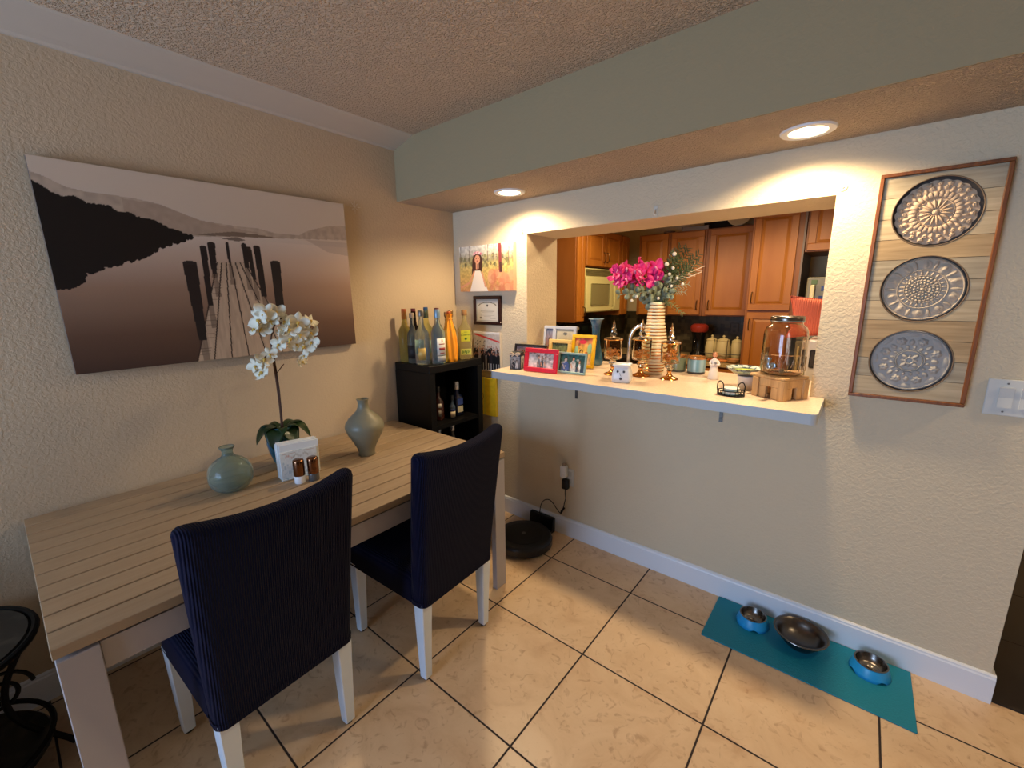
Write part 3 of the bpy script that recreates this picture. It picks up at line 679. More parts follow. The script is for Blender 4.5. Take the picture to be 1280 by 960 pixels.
# ================================================================== pet mat and bowls
M_mat = mat('teal_rubber', (10,126,150), .55, bump=('voronoi', 160, .4, .002))
g = MB(); g.loft([rr(0,0,.355-q,.156-q,.004,z,2) for z,q in ((0,0),(.0035,0),(.004,.001))]); o = g.build('pet_mat', M_mat, smooth=False)
place(o,(2.208,-.174,0.001)); tag(o,'teal rectangular rubber mat on the floor along the baseboard','mat')
M_bowlb = mat('bowl_blue', (40,150,206), .35); M_steel = mat('brushed_steel', (132,126,120), .26, metal=1)
def small_bowl(lb, x, y, rz):
    t = thing('pet_bowl', lb, 'pet bowl', (x,y,.005), rz, 'small blue pet bowls')
    # flared base with arched cut-outs at the foot
    seg = 64; rings = []
    for r, z in ((.066,.0),(.064,.012),(.058,.03),(.0535,.042),(.0515,.044)):
        ring = []
        for i in range(seg):
            a = 2*PI*i/seg; lift = .011*max(0, 1-((((a/(PI/2)+.5) % 1)-.5)/.17)**2) if z < .005 else 0
            ring.append((r*math.cos(a), r*math.sin(a), z+lift))
        rings.append(ring)
    MB().loft(rings, False, False).build('base', M_bowlb, t, angle=70, thick=.002)
    MB().lathe([(.054,.044),(.0545,.0455),(.050,.0455),(.046,.03),(.038,.016),(.03,.0125),(.0001,.012)],48,False,False).build('steel_insert', M_steel, t, angle=70, thick=.0008)
    return t
small_bowl('small blue pet bowl with steel insert at the left end of the teal mat', 2.018,-.115,.3)
small_bowl('small blue pet bowl with steel insert at the right end of the teal mat', 2.436,-.112,.6)
t = thing('steel_bowl','large stainless steel bowl in the middle of the teal mat','pet bowl',(2.200,-.124,.005))
MB().lathe([(.0001,.002),(.052,.002),(.058,.0),(.066,.008),(.088,.034),(.098,.056),(.1065,.058),(.108,.0595),(.1065,.061),(.0975,.0595),(.086,.036),(.062,.0075),(.0001,.006)],64,False,False).build('shell', mat('worn_steel',(104,99,95),.3,metal=1), t, angle=60); t.scale = (.92,.92,1)
MB().tube([(.108*math.cos(a),.108*math.sin(a),.0595) for a in np.linspace(0,2*PI,65)], .002, 6).build('rim', M_steel, t)
# ================================================================== things on the dining table (top at z=.736)
ZT = .7363
M_aqua = mat('aqua_glass', (204,220,212), .06, trans=.9, ior=1.25)
t = thing('glass_vase','round bubbly aqua glass vase with a short neck, at the left of the dining table','vase',(.34,-1.60,ZT))
rings = []
for k in range(23):
    z = [0,.004,.012,.025,.04,.055,.07,.085,.10,.112,.122,.13,.136,.142,.15,.158,.163,.168,.172,.175,.1765,.177,.177][k]
    R = [.036,.048,.060,.071,.077,.0795,.0795,.077,.071,.063,.052,.040,.029,.022,.0195,.019,.0205,.023,.0255,.027,.027,.026,.025][k]; z *= 1.03
    rings.append([(R*math.cos(a)*(1-.035*max(0,math.cos(7*a))**4*math.exp(-((z-.06)/.02)**2)), R*math.sin(a)*(1-.035*max(0,math.cos(7*a))**4*math.exp(-((z-.06)/.02)**2)), z) for a in np.linspace(0,2*PI,84,endpoint=False)])
for z, R in ((.165,.0175),(.145,.016),(.13,.030),(.11,.055),(.08,.071),(.05,.073),(.02,.055),(.008,.034)):
    rings.append([(R*math.cos(a),R*math.sin(a),z) for a in np.linspace(0,2*PI,84,endpoint=False)])
MB().loft(rings, True, True).build('body', M_aqua, t, angle=70)
MB().tube([(.026*math.cos(a),.026*math.sin(a),.1815) for a in np.linspace(0,2*PI,33)], .002, 6).build('rim', M_aqua, t)
t = thing('ceramic_vase','matte grey-green bottle-shaped vase near the far end of the dining table','vase',(.425,-1.04,ZT))
M_sage = mat('sage_frosted', (116,112,94), .38, spec=.4, noise=(6,(130,126,106),(.3,.7)))
MB().lathe([(.036,0),(.040,.003),(.038,.016),(.044,.04),(.062,.075),(.080,.108),(.0905,.137),(.0915,.15),(.087,.165),(.072,.187),(.05,.208),(.034,.225),(.026,.242),(.0235,.258),(.025,.272),(.0285,.28),(.0265,.281),(.021,.268),(.020,.25),(.03,.21),(.001,.2)],56,True,False).build('body', M_sage, t, angle=80)
MB().tube([(.0275*math.cos(a),.0275*math.sin(a),.2805) for a in np.linspace(0,2*PI,33)], .0018, 6).build('rim', M_sage, t)
# ---------------- potted orchid
M_pot = mat('blue_glaze', (20,92,122), .12, coat=.6, noise=(14,(60,140,150),(.45,.7)))
M_leaf = mat('orchid_leaf', (20,44,22), .32, spec=.5, noise=(5,(38,66,30),(.4,.7)))
M_pet = mat('white_petal', (232,228,206), .6)
M_stem = mat('brown_stem', (84,54,36), .6)
M_yel = mat('yellow_center', (214,178,84), .6)
t = thing('potted_orchid','white orchid in a glossy blue pot on the dining table, behind the napkins','potted plant',(.235,-1.345,ZT))
MB().lathe([(.036,0),(.040,.004),(.05,.03),(.062,.07),(.069,.11),(.068,.14),(.06,.165),(.052,.178),(.054,.186),(.048,.186),(.046,.172),(.0001,.165)],48,True,False).build('pot', M_pot, t, angle=70)
MB().lathe([(.0001,.168),(.03,.172),(.045,.168)],24,False,False).build('moss', mat('moss',(60,70,36),.9,bump=('noise',60,.8,.01)), t)
def leaf_fn(L_, W_, droop, curl=.25):
    def fn(u, v):
        w = W_*math.sin(PI*min(1,u*.93+.07))**.6; y = (v-.5)*2*w
        return (L_*(u-.28*droop*u*u), y, L_*(.55*u - droop*u*u*1.25) - curl*abs(y)*.0 + abs(y)*.35)
    return fn
for a, L_, W_, dr in ((-1.6,.125,.042,.75),(-.75,.125,.048,.85),(.1,.115,.044,.9),(.95,.135,.046,.75),(1.8,.12,.04,.6),(2.8,.10,.034,.6),(-2.5,.12,.04,.7)):
    g = MB().at((.012*math.cos(a),.012*math.sin(a),.172), rz=a); g.sheet(leaf_fn(L_,W_,dr),14,6); g.build('leaf', M_leaf, t, thick=.0016, angle=80)
stem_pts = smooth_path([(0,0,.165),(.004,.002,.27),(.006,.0,.40),(-.002,.0,.52),(.0,.006,.60),(.006,.04,.665),(.018,.10,.675),(.026,.15,.645),(.03,.18,.59)],8)
MB().tube(stem_pts, .004, 8, [.0046-.0024*i/len(stem_pts) for i in range(len(stem_pts))]).build('stem', M_stem, t)
MB().tube([(.004,.004,.165),(.010,.006,.36),(.004,.004,.50)], .0028, 6).build('support_stick', mat('support_stick',(64,40,26),.6), t)
def flower_mesh(m, sc, parent, center_m, name='flower', lip=True):
    g = MB()
    def petal(a, L_, W_, cup):
        ca, sa = math.cos(a), math.sin(a)
        def fn(u, v):
            w = W_*math.sin(PI*min(.999,.06+u*.94))**.55*(1 if u < .97 else .7); y = (v-.5)*2*w; x = L_*u
            z = cup*L_*(u*u) - .35*abs(y)**2/W_ + .10*L_*math.sin(5*u+3*v)*u*.6
            return ((x*ca-y*sa)*sc, (x*sa+y*ca)*sc, z*sc)
        g.sheet(fn, 7, 4)
    for a, L_, W_, c in ((PI/2,.9,.28,.1),(PI/2+2.35,.85,.26,.15),(PI/2-2.35,.85,.26,.15),(0.15,1.,.46,.22),(PI-.15,1.,.46,.22)): petal(a, L_, W_, c)
    o = g.build(name, m, parent, thick=.0007, angle=80)
    if lip:
        c = MB(); c.ball((0,-.08*sc,.16*sc), .15*sc, .9, 1.2, 1, 10); c.tube([(0,-.15*sc,.15*sc),(0,-.32*sc,.28*sc),(0,-.40*sc,.18*sc)], .06*sc, 6); c.build('flower_center', center_m, o)
    return o
rg = random.Random(11)
fl = [(-.004,-.03,.63),(.02,.03,.70),(.03,-.0,.665),(.03,.06,.66),(.055,.10,.655),(.045,.135,.63),(.05,.16,.60),(.06,.10,.60),(.06,.15,.56),(.05,.06,.585),(.04,.04,.62),(.05,.12,.54),(.02,-.045,.67),(.03,-.02,.70),(.03,.02,.56),(.03,.17,.655),(.01,-.06,.63),(.06,.06,.62),(.04,.09,.555),(.05,.115,.50),(.045,.105,.475),(.02,-.045,.50),(.0,-.075,.475),(.03,-.06,.445),(.02,-.02,.52)]
proto = None
for i, (x, y, z) in enumerate(fl):
    if proto is None:
        o = proto = flower_mesh(M_pet, .044, t, M_yel)
    else:
        o = copy_tree(proto, t)
    o.location = (x, y, z); s_ = .85+.35*rg.random(); s_ *= .62 if i in (19,20) else 1; o.scale = (s_,)*3
    o.rotation_euler = (rg.uniform(.7,1.7), rg.uniform(-.6,.6), 1.1+rg.uniform(-1.0,1.0))
g = MB()
for p in (((.0,.0,.50),(.015,-.03,.515),(.02,-.045,.50)),((.0,.0,.42),(.012,.02,.45),(.02,.035,.47))): g.tube(smooth_path(p), .0022, 6)
g.build('side_stem', M_stem, t)
# ---------------- napkins
t = thing('napkin_holder','pale patterned napkin holder with napkins, in front of the orchid pot','napkin holder',(.415,-1.365,ZT), math.radians(78))
M_nap = mat('napkin_white', (222,226,226), .7)
M_hold = mat('acrylic_holder', (214,218,216), .25, noise=(40,(150,170,176),(.5,.62)))
MB().box(-.075,.075,-.03,.024,0,.006,.002,1).build('base', M_hold, t, smooth=False)
for y in (-.0265,.0195): MB().box(-.072,.072,y,y+.004,.006,.125,.0015,1).build('side_plate', M_hold, t, smooth=False)
rgn = random.Random(2)
for k in range(9):
    y = -.0215+k*.0046; s = rgn.uniform(-.004,.004)
    MB().at((s,y,.007),ry=rgn.uniform(-.02,.02)).box(-.077,.077,0,.0036,0,.152+rgn.uniform(-.004,.004),.001,1).build('napkin', M_nap, t, smooth=False)
im = Img(120,60,(214,216,212)); im.noise(.1,30,None,16)
for k in range(16): im.ell(.15+.04*k,.80+.05*math.sin(k*1.1),.014,.05,(196,140,120) if k<5 else (170,164,150),.8)
im.line(.06,.93,.95,.95,.006,(190,160,130)); im.blobs(60,(.05,.95,.05,.6),.02,[(150,170,184),(226,226,220),(180,190,190)],.6)
picture('printed_band', im, (-.072,-.0268,.01), (.144,0,0), (0,0,.113), t)
# ---------------- shakers
M_cop = mat('copper_metal', (132,92,66), .2, metal=1); M_dk = mat('dark_glass', (30,26,24), .1)
def shaker(lb, x, y, lower, lname):
    t = thing('shaker', lb, 'shaker', (x,y,ZT), 0, 'salt and pepper shakers')
    MB().lathe([(.020,0),(.0215,.003),(.0215,.030),(.0205,.032)],28).build('glass_base', lower, t)
    MB().lathe([(.0215,.0325),(.0222,.034),(.0222,.094),(.0205,.100),(.017,.1025),(.0001,.103)],28,True,False).build('metal_sleeve', M_cop, t)
shaker('copper-topped salt shaker with a white base in front of the napkins', .493,-1.398, mat('salt_white',(230,232,236),.2), 'salt')
shaker('copper-topped pepper shaker with a dark base in front of the napkins', .512,-1.348, mat('pepper_grey',(84,82,80),.15), 'pepper')
# ================================================================== bottles
def glassm(n, c, tr=.9, rough=.04): return mat('glass_'+n, c, rough, trans=tr, ior=1.2)
M_clear = glassm('clear', (224,232,228)); M_label = mat('label_white', (226,222,210), .6)
def bottle(label, x, y, z, h, r, glass, capm, shoulder=.62, neck=.013, cap=.05, body='round', lab=None, capr=None, rz=0, group='bottles on the cabinet'):
    t = thing('bottle', label, 'bottle', (x,y,z), rz, group)
    hs = h*shoulder; hc = h-cap
    prof = [(r*.8,0),(r*.97,.004),(r,.010),(r,hs*.9),(r*.97,hs*.95),(r*.8,hs*1.03),(r*.5,hs*1.12),(neck*1.25,hs*1.2),(neck,hs*1.27),(neck,hc-.004),(neck*1.15,hc),(neck*1.1,h-cap*.25)]
    prof = [(a,b) for a,b in prof if b < h]
    if body == 'square':
        rings = []
        for R, zz in prof:
            q = min(1, max(0,(R-neck)/(r-neck))); rings.append(rr(0,0,R*(.92),R*(.92),R*(1-.62*q)*.92-.0003,zz,5))
        MB().loft(rings).build('glass_body', glass, t, angle=60)
    else: MB().lathe(prof,32).build('glass_body', glass, t, angle=60)
    c = capr or neck*1.25
    MB().lathe([(c,hc),(c*1.03,hc+.002),(c*1.0,h-.003),(c*.9,h),(.0001,h)],24,True,False).build('cap', capm, t)
    if lab:
        for (z0, z1, half, head, lm) in lab:
            a0 = head-half; n = 14
            if body == 'square':
                MB().at(rz=head).box(r*.921,r*.935,-r*.7,r*.7,z0,z1).build('label', lm, t, smooth=False)
            else:
                MB().lathe([(r*1.012,z0),(r*1.012,z1)],n,False,False,a0,head+half).build('label', lm, t, thick=.0004)
    return t
HB = -.75   # heading towards the dining room
ZC = 1.1005
silver = mat('silver_cap', (170,180,190), .25, metal=.9); cork = mat('cork_stopper', (150,110,66), .7)
bottle('pale yellow wine bottle with a copper capsule, leftmost on the black cabinet', .07-.0,-.505,ZC,.325,.038, glassm('yellow',(246,224,130)), mat('copper_capsule',(176,84,40),.35,metal=.4), cap=.062, neck=.0135, capr=.0145)
bottle('slim clear bottle with a grey cap, second from the left on the black cabinet', .145,-.505,ZC,.302,.034, glassm('smoke',(196,198,190)), mat('grey_cap',(150,130,110),.4), .6, .012, .03, lab=[(.03,.11,.9,HB-.3,mat('label_black',(30,28,30),.6))])
bottle('dark wine bottle with a maroon capsule, behind the clear tequila bottle', .06,-.425,ZC,.325,.037, glassm('dark',(28,20,18),.5), mat('maroon_capsule',(92,20,34),.4), cap=.07, neck=.014, capr=.0148)
bottle('wide clear spirits bottle with a silver cap at the front left corner of the cabinet', .235,-.508,ZC,.318,.044, M_clear, mat('steel_stopper',(130,124,116),.3,metal=.8), .6, .0145, .035, lab=[(.03,.10,.5,HB,mat('label_gold',(190,160,90),.4,metal=.3))])
bottle('yellow-green wine bottle with a blue capsule', .12,-.375,ZC,.332,.037, glassm('yellowgreen',(244,238,160)), mat('blue_capsule',(22,66,110),.4), cap=.065, neck=.0135, capr=.0145, lab=[(.05,.13,1.0,HB,mat('label_mint',(170,200,170),.6))])
tb = bottle('clear rum bottle with a pale blue cap and a white label', .300,-.440,ZC,.322,.042, glassm('bluish',(220,238,234)), mat('paleblue_cap',(134,160,178),.3,metal=.5), .62, .0135, .05, lab=[(.055,.155,.75,-.15,M_label),(.018,.05,.75,-.15,mat('label_grey',(150,150,150),.5))], capr=.018)
g = MB(); R = .042*1.022
for z0, z1, a, b in ((.135,.15,-.25,-.05),(.118,.124,-.6,.3),(.085,.1,-.6,.35),(.065,.070,-.5,.2)): g.lathe([(R,z0),(R,z1)],8,False,False,a,b)
g.build('label_marks', mat('label_mark_red',(150,50,44),.6), tb, thick=.0003)
bottle('dark red wine bottle with a maroon capsule behind the orange wrapped bottle', .12,-.285,ZC,.325,.037, glassm('wine',(50,16,22),.5), MATS['maroon_capsule'], cap=.07, neck=.014, capr=.0148)
bottle('brown bottle with a wooden stopper behind the orange wrapped bottle, left one', .19,-.265,ZC,.30,.030, glassm('amber',(190,140,80)), cork, cap=.03)
bottle('green-gold bottle with a bronze cap behind the orange wrapped bottle, right one', .13,-.175,ZC,.305,.034, glassm('greengold',(206,204,140)), mat('bronze_cap',(140,104,60),.35,metal=.5), cap=.04)
# orange wrapped bottle
t = thing('wrapped_bottle','bottle wrapped in pleated orange-gold paper on the cabinet','bottle',(.275,-.325,ZC))
M_or = mat('orange_wrap', (246,160,40), .45, spec=.4)
rings = []
for z, r, am in ((0,.043,.05),(.02,.046,.09),(.08,.045,.12),(.14,.040,.14),(.19,.032,.16),(.235,.022,.16),(.262,.016,.10),(.28,.017,.1),(.292,.022,.2)):
    rings.append([(r*(1+am*math.cos(7*a+z*9))*math.cos(a), r*(1+am*math.cos(7*a+z*9))*math.sin(a), z) for a in np.linspace(0,2*PI,70,endpoint=False)])
MB().loft(rings).build('paper_wrap', M_or, t, angle=80)
MB().lathe([(.012,.285),(.013,.29),(.013,.304),(.010,.308),(.0001,.308)],20,True,False).build('cap', mat('orange_cap',(170,80,30),.4), t)
MB().tube([(.019*math.cos(a),.019*math.sin(a),.262) for a in np.linspace(0,2*PI,25)], .003, 6).build('tie', M_or, t)
# lime tequila
M_lime = glassm('lime',(246,242,190),.9,.08)
t = bottle('squat clear bottle with yellow-green label and wooden cap, rightmost on the black cabinet', .272,-.19,ZC,.312,.045, M_lime, cork, .64, .0145, .035, 'square', None, .0175, rz=-.65)
M_ly = mat('label_lime', (206,206,60), .6); M_lg = mat('label_green', (60,110,40), .6)
R = .0418
g = MB().box(R,R+.0006,-.03,.03,.115,.185); g.build('label', M_ly, t, smooth=False)
g = MB().box(R,R+.0006,-.032,.032,.03,.068); g.build('label', mat('label_yellow',(200,200,90),.6), t, smooth=False)
text_mesh('lettering','Cuervo',.022,M_lg,t,(R+.0010,0,.158),(PI/2,0,PI/2),shear=.3)
text_mesh('lettering','Jose',.011,M_lg,t,(R+.0010,0,.175),(PI/2,0,PI/2),shear=.3)
g = MB(); g.at((R+.0008,0,.132),ry=PI/2).lathe([(.008,0),(.008,.0004)],16); g.at(); 
for k in range(6): g.box(R+.0007,R+.0012,-.026+.009*k,-.021+.009*k,.036+.004*(k%3),.058-.003*(k%2))
g.build('label_marks', M_lg, t, smooth=False)
# bottles inside the cabinet
ZS = .7295
GI = 'bottles inside the cabinet'
bottle('dark brown bottle with white markings in the cabinet, left of three', .235,-.405,ZS,.215,.034, mat('brown_dark_glass',(58,26,16),.08,coat=.5), mat('black_cap',(22,20,20),.4), .58, .011, .035, lab=[(.088,.112,.35,-.5,M_label),(.03,.07,.25,-.5,mat('label_dim',(120,110,100),.6))], group=GI)
bottle('small clear-topped bottle with blue band and cream label in the cabinet', .275,-.325,ZS,.150,.020, mat('slate_glass',(60,74,90),.08,coat=.5), mat('dark_cap',(34,36,40),.3), .55, .008, .03, lab=[(.01,.048,.9,-.5,mat('label_cream',(216,196,160),.6)),(.049,.062,1.2,-.5,mat('label_navy',(30,50,110),.5))], group=GI)
bottle('dark blue bottle with silver stopper and cream label in the cabinet, right of three', .245,-.255,ZS,.225,.034, mat('navy_glass',(26,32,58),.08,coat=.5), mat('chrome_stopper',(210,210,214),.15,metal=.8), .58, .013, .05, 'square', lab=[(.025,.065,.5,-.0,mat('label_cream2',(222,212,176),.6)),(.075,.115,.5,-.0,mat('label_blue',(56,78,150),.5))], capr=.019, group=GI)
ZS2 = .3845
bottle('clear bottle low in the cabinet behind the table end, left one', .22,-.40,ZS2,.29,.034, mat('dim_glass',(70,74,74),.1,coat=.4), silver, .6, .013, .05, group='bottles on the lower cabinet shelf')
bottle('slim bottle low in the cabinet with a bright cap, right one', .24,-.30,ZS2,.30,.032, MATS['dim_glass'], MATS['chrome_stopper'], .6, .013, .05, group='bottles on the lower cabinet shelf')
# ================================================================== things on the bar top (surface at z=1.0705)
ZBAR = 1.0708
def stand_frame(label, x, y, w, h, b, d, fm, im, rz=0, lean=.18, mount=None, group='photo frames on the bar', inner=None):
    """x,y: middle of the bottom front edge; leans back by `lean`"""
    t = thing('framed_photo', label, 'photo frame', (x,y,ZBAR), rz, group)
    f = frame(t, w, h, b, d, fm); f.location = (0,d,0)
    p = picture('photo', im, (-w/2+b*.9,d*.55,b*.9), (w-1.8*b,0,0), (0,0,h-1.8*b), t)
    bk = MB().box(-w/2+.004,w/2-.004,d*.75,d*.98,.004,h-.004).build('back_board', mat('frame_back',(40,36,32),.8), t, smooth=False)
    easel(t, h, d, lean, x, y, rz); return t
def easel(t, h, d, lean, x, y, rz):
    L_ = h*.8; g = MB().at((0,d+.0005,L_), rx=.3+lean).box(-.014,.014,0,.002,-L_*math.cos(lean)/math.cos(.3)+.002,0)
    g.build('easel_leg', mat('frame_back',(40,36,32),.8), t, smooth=False)
    t.location = (x,y,ZBAR+d*math.sin(lean)+.0005); t.rotation_euler = (-lean, 0, rz)
def photo(seed, bg, people, w=56, h=40):
    im = Img(w, h, bg[0]); im.rng = np.random.default_rng(seed)
    im.grad([(0,bg[0]),(.5,bg[1]),(1,bg[2])]); im.noise(.3, 12, None, 9)
    im.blobs(30,(0,1,.4,1),.05,[bg[1],bg[2],tuple(int(c*.7) for c in bg[2])],.7)
    for (x, top, wd, c, skin) in people:
        im.ell(x,top+.10,wd*.48,.13,(54,38,30)); im.poly([(x-wd*.9,0),(x-wd*.85,top-.16),(x-wd*.3,top),(x+wd*.3,top),(x+wd*.85,top-.16),(x+wd*.9,0)], c); im.ell(x,top+.07,wd*.34,.10,skin)
        im.line(x-wd*.7,top-.2,x-wd*.2,top-.42,.02,skin)
    im.blobs(26,(0,1,0,.7),.035,[bg[0],bg[1],(230,226,220),(40,40,44)],.35); im.noise(.25, 18, None, 12)
    return im
sk = (206,150,118)
# black photo cube with a bow
t = thing('photo_cube','small black photo cube with a ribbon bow at the left end of the bar','photo cube',(.680,-.165,ZBAR), .35)
MB().box(-.034,.034,-.034,.034,0,.10,.002,1).build('cube', mat('cube_black',(20,20,22),.4), t, smooth=False)
im = photo(1,((60,60,66),(110,110,110),(150,150,150)),[(.35,.55,.2,(30,30,34),(150,140,134)),(.68,.5,.18,(190,190,190),(160,150,140))]); picture('photo', im, (-.029,-.0347,.006), (.058,0,0), (0,0,.07), t)
im = photo(2,((120,120,120),(150,150,150),(180,180,180)),[(.5,.5,.2,(60,60,64),(160,150,144))]); picture('photo', im, (.0347,-.029,.006), (0,.058,0), (0,0,.07), t)
g = MB(); M_rib = mat('ribbon_cream',(196,176,150),.5)
for s in (-1,1): g.tube(smooth_path([(0,-.036,.09),(s*.018,-.044,.100),(s*.034,-.040,.094),(s*.02,-.040,.086),(0,-.036,.09)],5), .003, 6); g.tube([(0,-.037,.09),(s*.02,-.039,.076)], .0025, 6)
g.build('bow', M_rib, t)
stand_frame('black frame with a cream top edge behind the red frame', .70,-.08,.225,.135,.014,.014, mat('frame_black',(30,24,22),.4), photo(3,((70,50,44),(120,90,80),(150,130,130)),[(.25,.55,.13,(60,70,90),sk),(.42,.6,.12,(150,70,50),sk),(.62,.5,.14,(90,90,96),sk)]), rz=.1)
stand_frame('small red frame with a photo, in front on the bar', .873,-.208,.212,.134,.026,.016, mat('frame_red',(206,24,50),.35), photo(4,((226,196,190),(220,210,204),(170,160,150)),[(.42,.6,.07,(120,116,120),sk),(.55,.55,.07,(70,70,76),sk),(.68,.6,.06,(160,150,150),sk)]), rz=.10)
# white double frame
t = thing('framed_photo','tall white frame with two openings, rearmost at the left jamb','photo frame',(.765,.14,ZBAR),0,'photo frames on the bar')
W_, H_ = .235, .235; M_wf = mat('frame_white',(188,192,200),.45)
g = MB()
for q in ((-W_/2,W_/2,0,.02),(-W_/2,W_/2,H_-.02,H_),(-W_/2,-W_/2+.016,.02,H_-.02),(W_/2-.02,W_/2,.02,H_-.02),(-W_/2+.066,-W_/2+.092,.02,H_-.02)): g.box(q[0],q[1],0,.016,q[2],q[3],.002,1)
g.build('frame', M_wf, t, smooth=False)
picture('photo', photo(5,((120,60,50),(150,110,100),(120,130,150)),[(.5,.5,.3,(120,50,40),sk)],24,60), (-W_/2+.016,.010,.02), (.05,0,0), (0,0,H_-.04), t)
im = Img(50,60,(196,186,160)); im.rect(.2,.6,.3,.34,(90,84,76)); im.ell(.5,.86,.12,.05,(110,108,104)); im.rect(.3,.7,.4,.43,(60,56,50)); im.noise(.1,10,None,8)
picture('certificate_paper', im, (-W_/2+.092,.010,.02), (.123,0,0), (0,0,H_-.04), t)
MB().box(-W_/2+.004,W_/2-.004,.0125,.0155,.004,H_-.004).build('back_board', MATS['frame_back'], t, smooth=False)
easel(t, .235, .016, .14, .765, .14, .05)
stand_frame('cream wooden frame with a photo, behind the red frame', .852,.01,.152,.165,.022,.016, mat('frame_cream',(226,192,116),.45), photo(6,((210,190,180),(120,130,90),(90,100,70)),[(.3,.45,.12,(220,180,190),sk),(.6,.4,.14,(230,226,220),sk),(.85,.42,.1,(190,60,60),sk)]), rz=.06)
stand_frame('silver and mint frame with a dark photo, in front right of the red frame', 1.040,-.152,.176,.118,.012,.012, mat('frame_mint',(150,176,170),.3,metal=.4), photo(7,((70,84,110),(60,80,70),(50,110,110)),[(.25,.6,.16,(70,90,140),(170,160,150)),(.55,.66,.12,(200,196,190),sk),(.8,.5,.06,(220,220,214),sk)]), rz=.06, lean=.24)
im = photo(8,((230,200,180),(226,190,90),(196,90,70)),[(.4,.35,.22,(236,190,60),(230,190,110))],40,56); im.ell(.45,.85,.2,.08,(214,50,70)); im.ell(.85,.6,.12,.2,(150,190,150)); im.ell(.12,.5,.1,.2,(150,196,170))
stand_frame('bright yellow frame leaning back, in front of the blue vase', .985,.06,.150,.196,.020,.016, mat('frame_yellow',(232,186,24),.4), im, rz=.12, lean=.2)
# blue flared vase
M_bv = mat('blue_vase_glaze', (34,84,112), .15, coat=.6, noise=(9,(110,150,165),(.52,.72)))
t = thing('blue_vase','tall glossy blue vase with a flared rim behind the yellow frame','vase',(.985,.235,ZBAR))
MB().lathe([(.036,0),(.045,.004),(.047,.02),(.044,.06),(.034,.10),(.027,.13),(.0235,.17),(.024,.21),(.0275,.245),(.034,.265),(.043,.280),(.045,.283),(.041,.281),(.031,.265),(.022,.235),(.019,.18),(.0001,.16)],44,True,False).build('body', M_bv, t, angle=80)
MB().tube([((.0445+.0015*math.cos(8*a))*math.cos(a),(.0445+.0015*math.cos(8*a))*math.sin(a),.2825) for a in np.linspace(0,2*PI,65)], .0022, 6).build('rim', mat('rim_pale',(150,180,190),.15), t)
# crystal candy jars on gold feet
M_gold = mat('gold_metal', (226,160,84), .18, metal=1); M_cry = mat('crystal', (250,246,236), .02, trans=1., ior=1.48); M_thin = mat('thin_glass', (246,240,228), .03, trans=1., ior=1.12)
M_amb = mat('amber_reflection', (226,150,70), .3, coat=.5)
def candy_jar():
    t = thing('candy_jar','x','jar')
    MB().lathe([(.046,0),(.048,.002),(.046,.005),(.034,.010),(.02,.016),(.013,.026),(.010,.036),(.012,.042),(.0001,.043)],40,True,False).build('foot', M_gold, t, angle=70)
    MB().lathe([(.010,.042),(.016,.046),(.012,.052),(.021,.060),(.024,.066),(.018,.073),(.012,.077),(.020,.083),(.026,.086)],12).build('crystal_stem', M_cry, t, angle=20)
    b = MB().lathe([(.020,.086),(.044,.088),(.049,.094),(.050,.195),(.048,.197),(.046,.195),(.045,.098),(.041,.093),(.0001,.0925)],40,True,False).build('glass_bowl', M_thin, t, angle=60)
    g = MB(); rgx = random.Random(5)
    for k in range(40):
        a = rgx.random()*2*PI; q = .036*rgx.random()**.5; g.at((q*math.cos(a),q*math.sin(a),.102+.034*rgx.random()),rz=a,rx=rgx.random()).box(-.007,.007,-.005,.005,-.004,.004,.0015,1)
    s = g.build('amber_glints', M_amb, t, smooth=False); s['kind'] = 'stuff'  # amber blocks stand in for the amber reflections low in the glass
    MB().lathe([(.0515,.1955),(.052,.199),(.050,.202),(.030,.206),(.016,.209),(.0001,.21)],40,True,False).build('lid', M_cry, t, angle=40)
    MB().lathe([(.010,.209),(.015,.216),(.019,.224),(.013,.234),(.009,.240),(.013,.248),(.011,.256),(.006,.262),(.008,.270),(.0045,.286),(.0006,.300)],10).build('finial', M_cry, t, angle=20)
    MB().tube([(.0505*math.cos(a),.0505*math.sin(a),.194) for a in np.linspace(0,2*PI,49)], .0022, 6).build('gold_band', M_gold, t)
    return t
cj = candy_jar()
for i, (x, y, s, lb) in enumerate(((1.222,-.01,.98,'crystal lidded jar on a gold foot, left of the three, right of the yellow frame'),(1.362,.035,1.0,'middle one of the three crystal lidded jars on gold feet'),(1.514,.035,.95,'crystal lidded jar on a gold foot, right of the three, in front of the candles'))):
    o = cj if i == 0 else copy_tree(cj)
    o.location = (x,y,ZBAR); o['label'] = lb; o['group'] = 'crystal candy jars'; o.scale = (s,s,s)
# white warmer with a dog-like face
t = thing('wax_warmer','white ceramic square warmer with a small face, front of the bar','wax warmer',(1.350,-.165,ZBAR), .28)
M_cer = mat('white_ceramic', (206,210,216), .25)
rings = [rr(0,0,hx,hx,.012,z,4) for hx, z in ((.040,0),(.044,.003),(.046,.02),(.044,.045),(.038,.068),(.037,.074),(.042,.082),(.044,.088),(.042,.090),(.034,.083))]
MB().loft(rings).build('body', M_cer, t, angle=70)
M_dot = mat('dark_paint',(50,50,60),.4)
for x in (-.016,.014): MB().at((x,-.0435,.056),rx=PI/2+.12).lathe([(.0001,.0015),(.005,.0012),(.006,-.002)],14,False,True).build('eye', M_dot, t)
MB().at((0,-.0455,.022),rx=PI/2).lathe([(.0001,.004),(.006,.003),(.0075,-.002)],16,False,True).build('nose', M_dot, t)
MB().tube([(-.006,-.0455,.050),(-.002,-.0462,.040),(.002,-.0465,.034)], .0009, 5).build('face_line', M_dot, t)
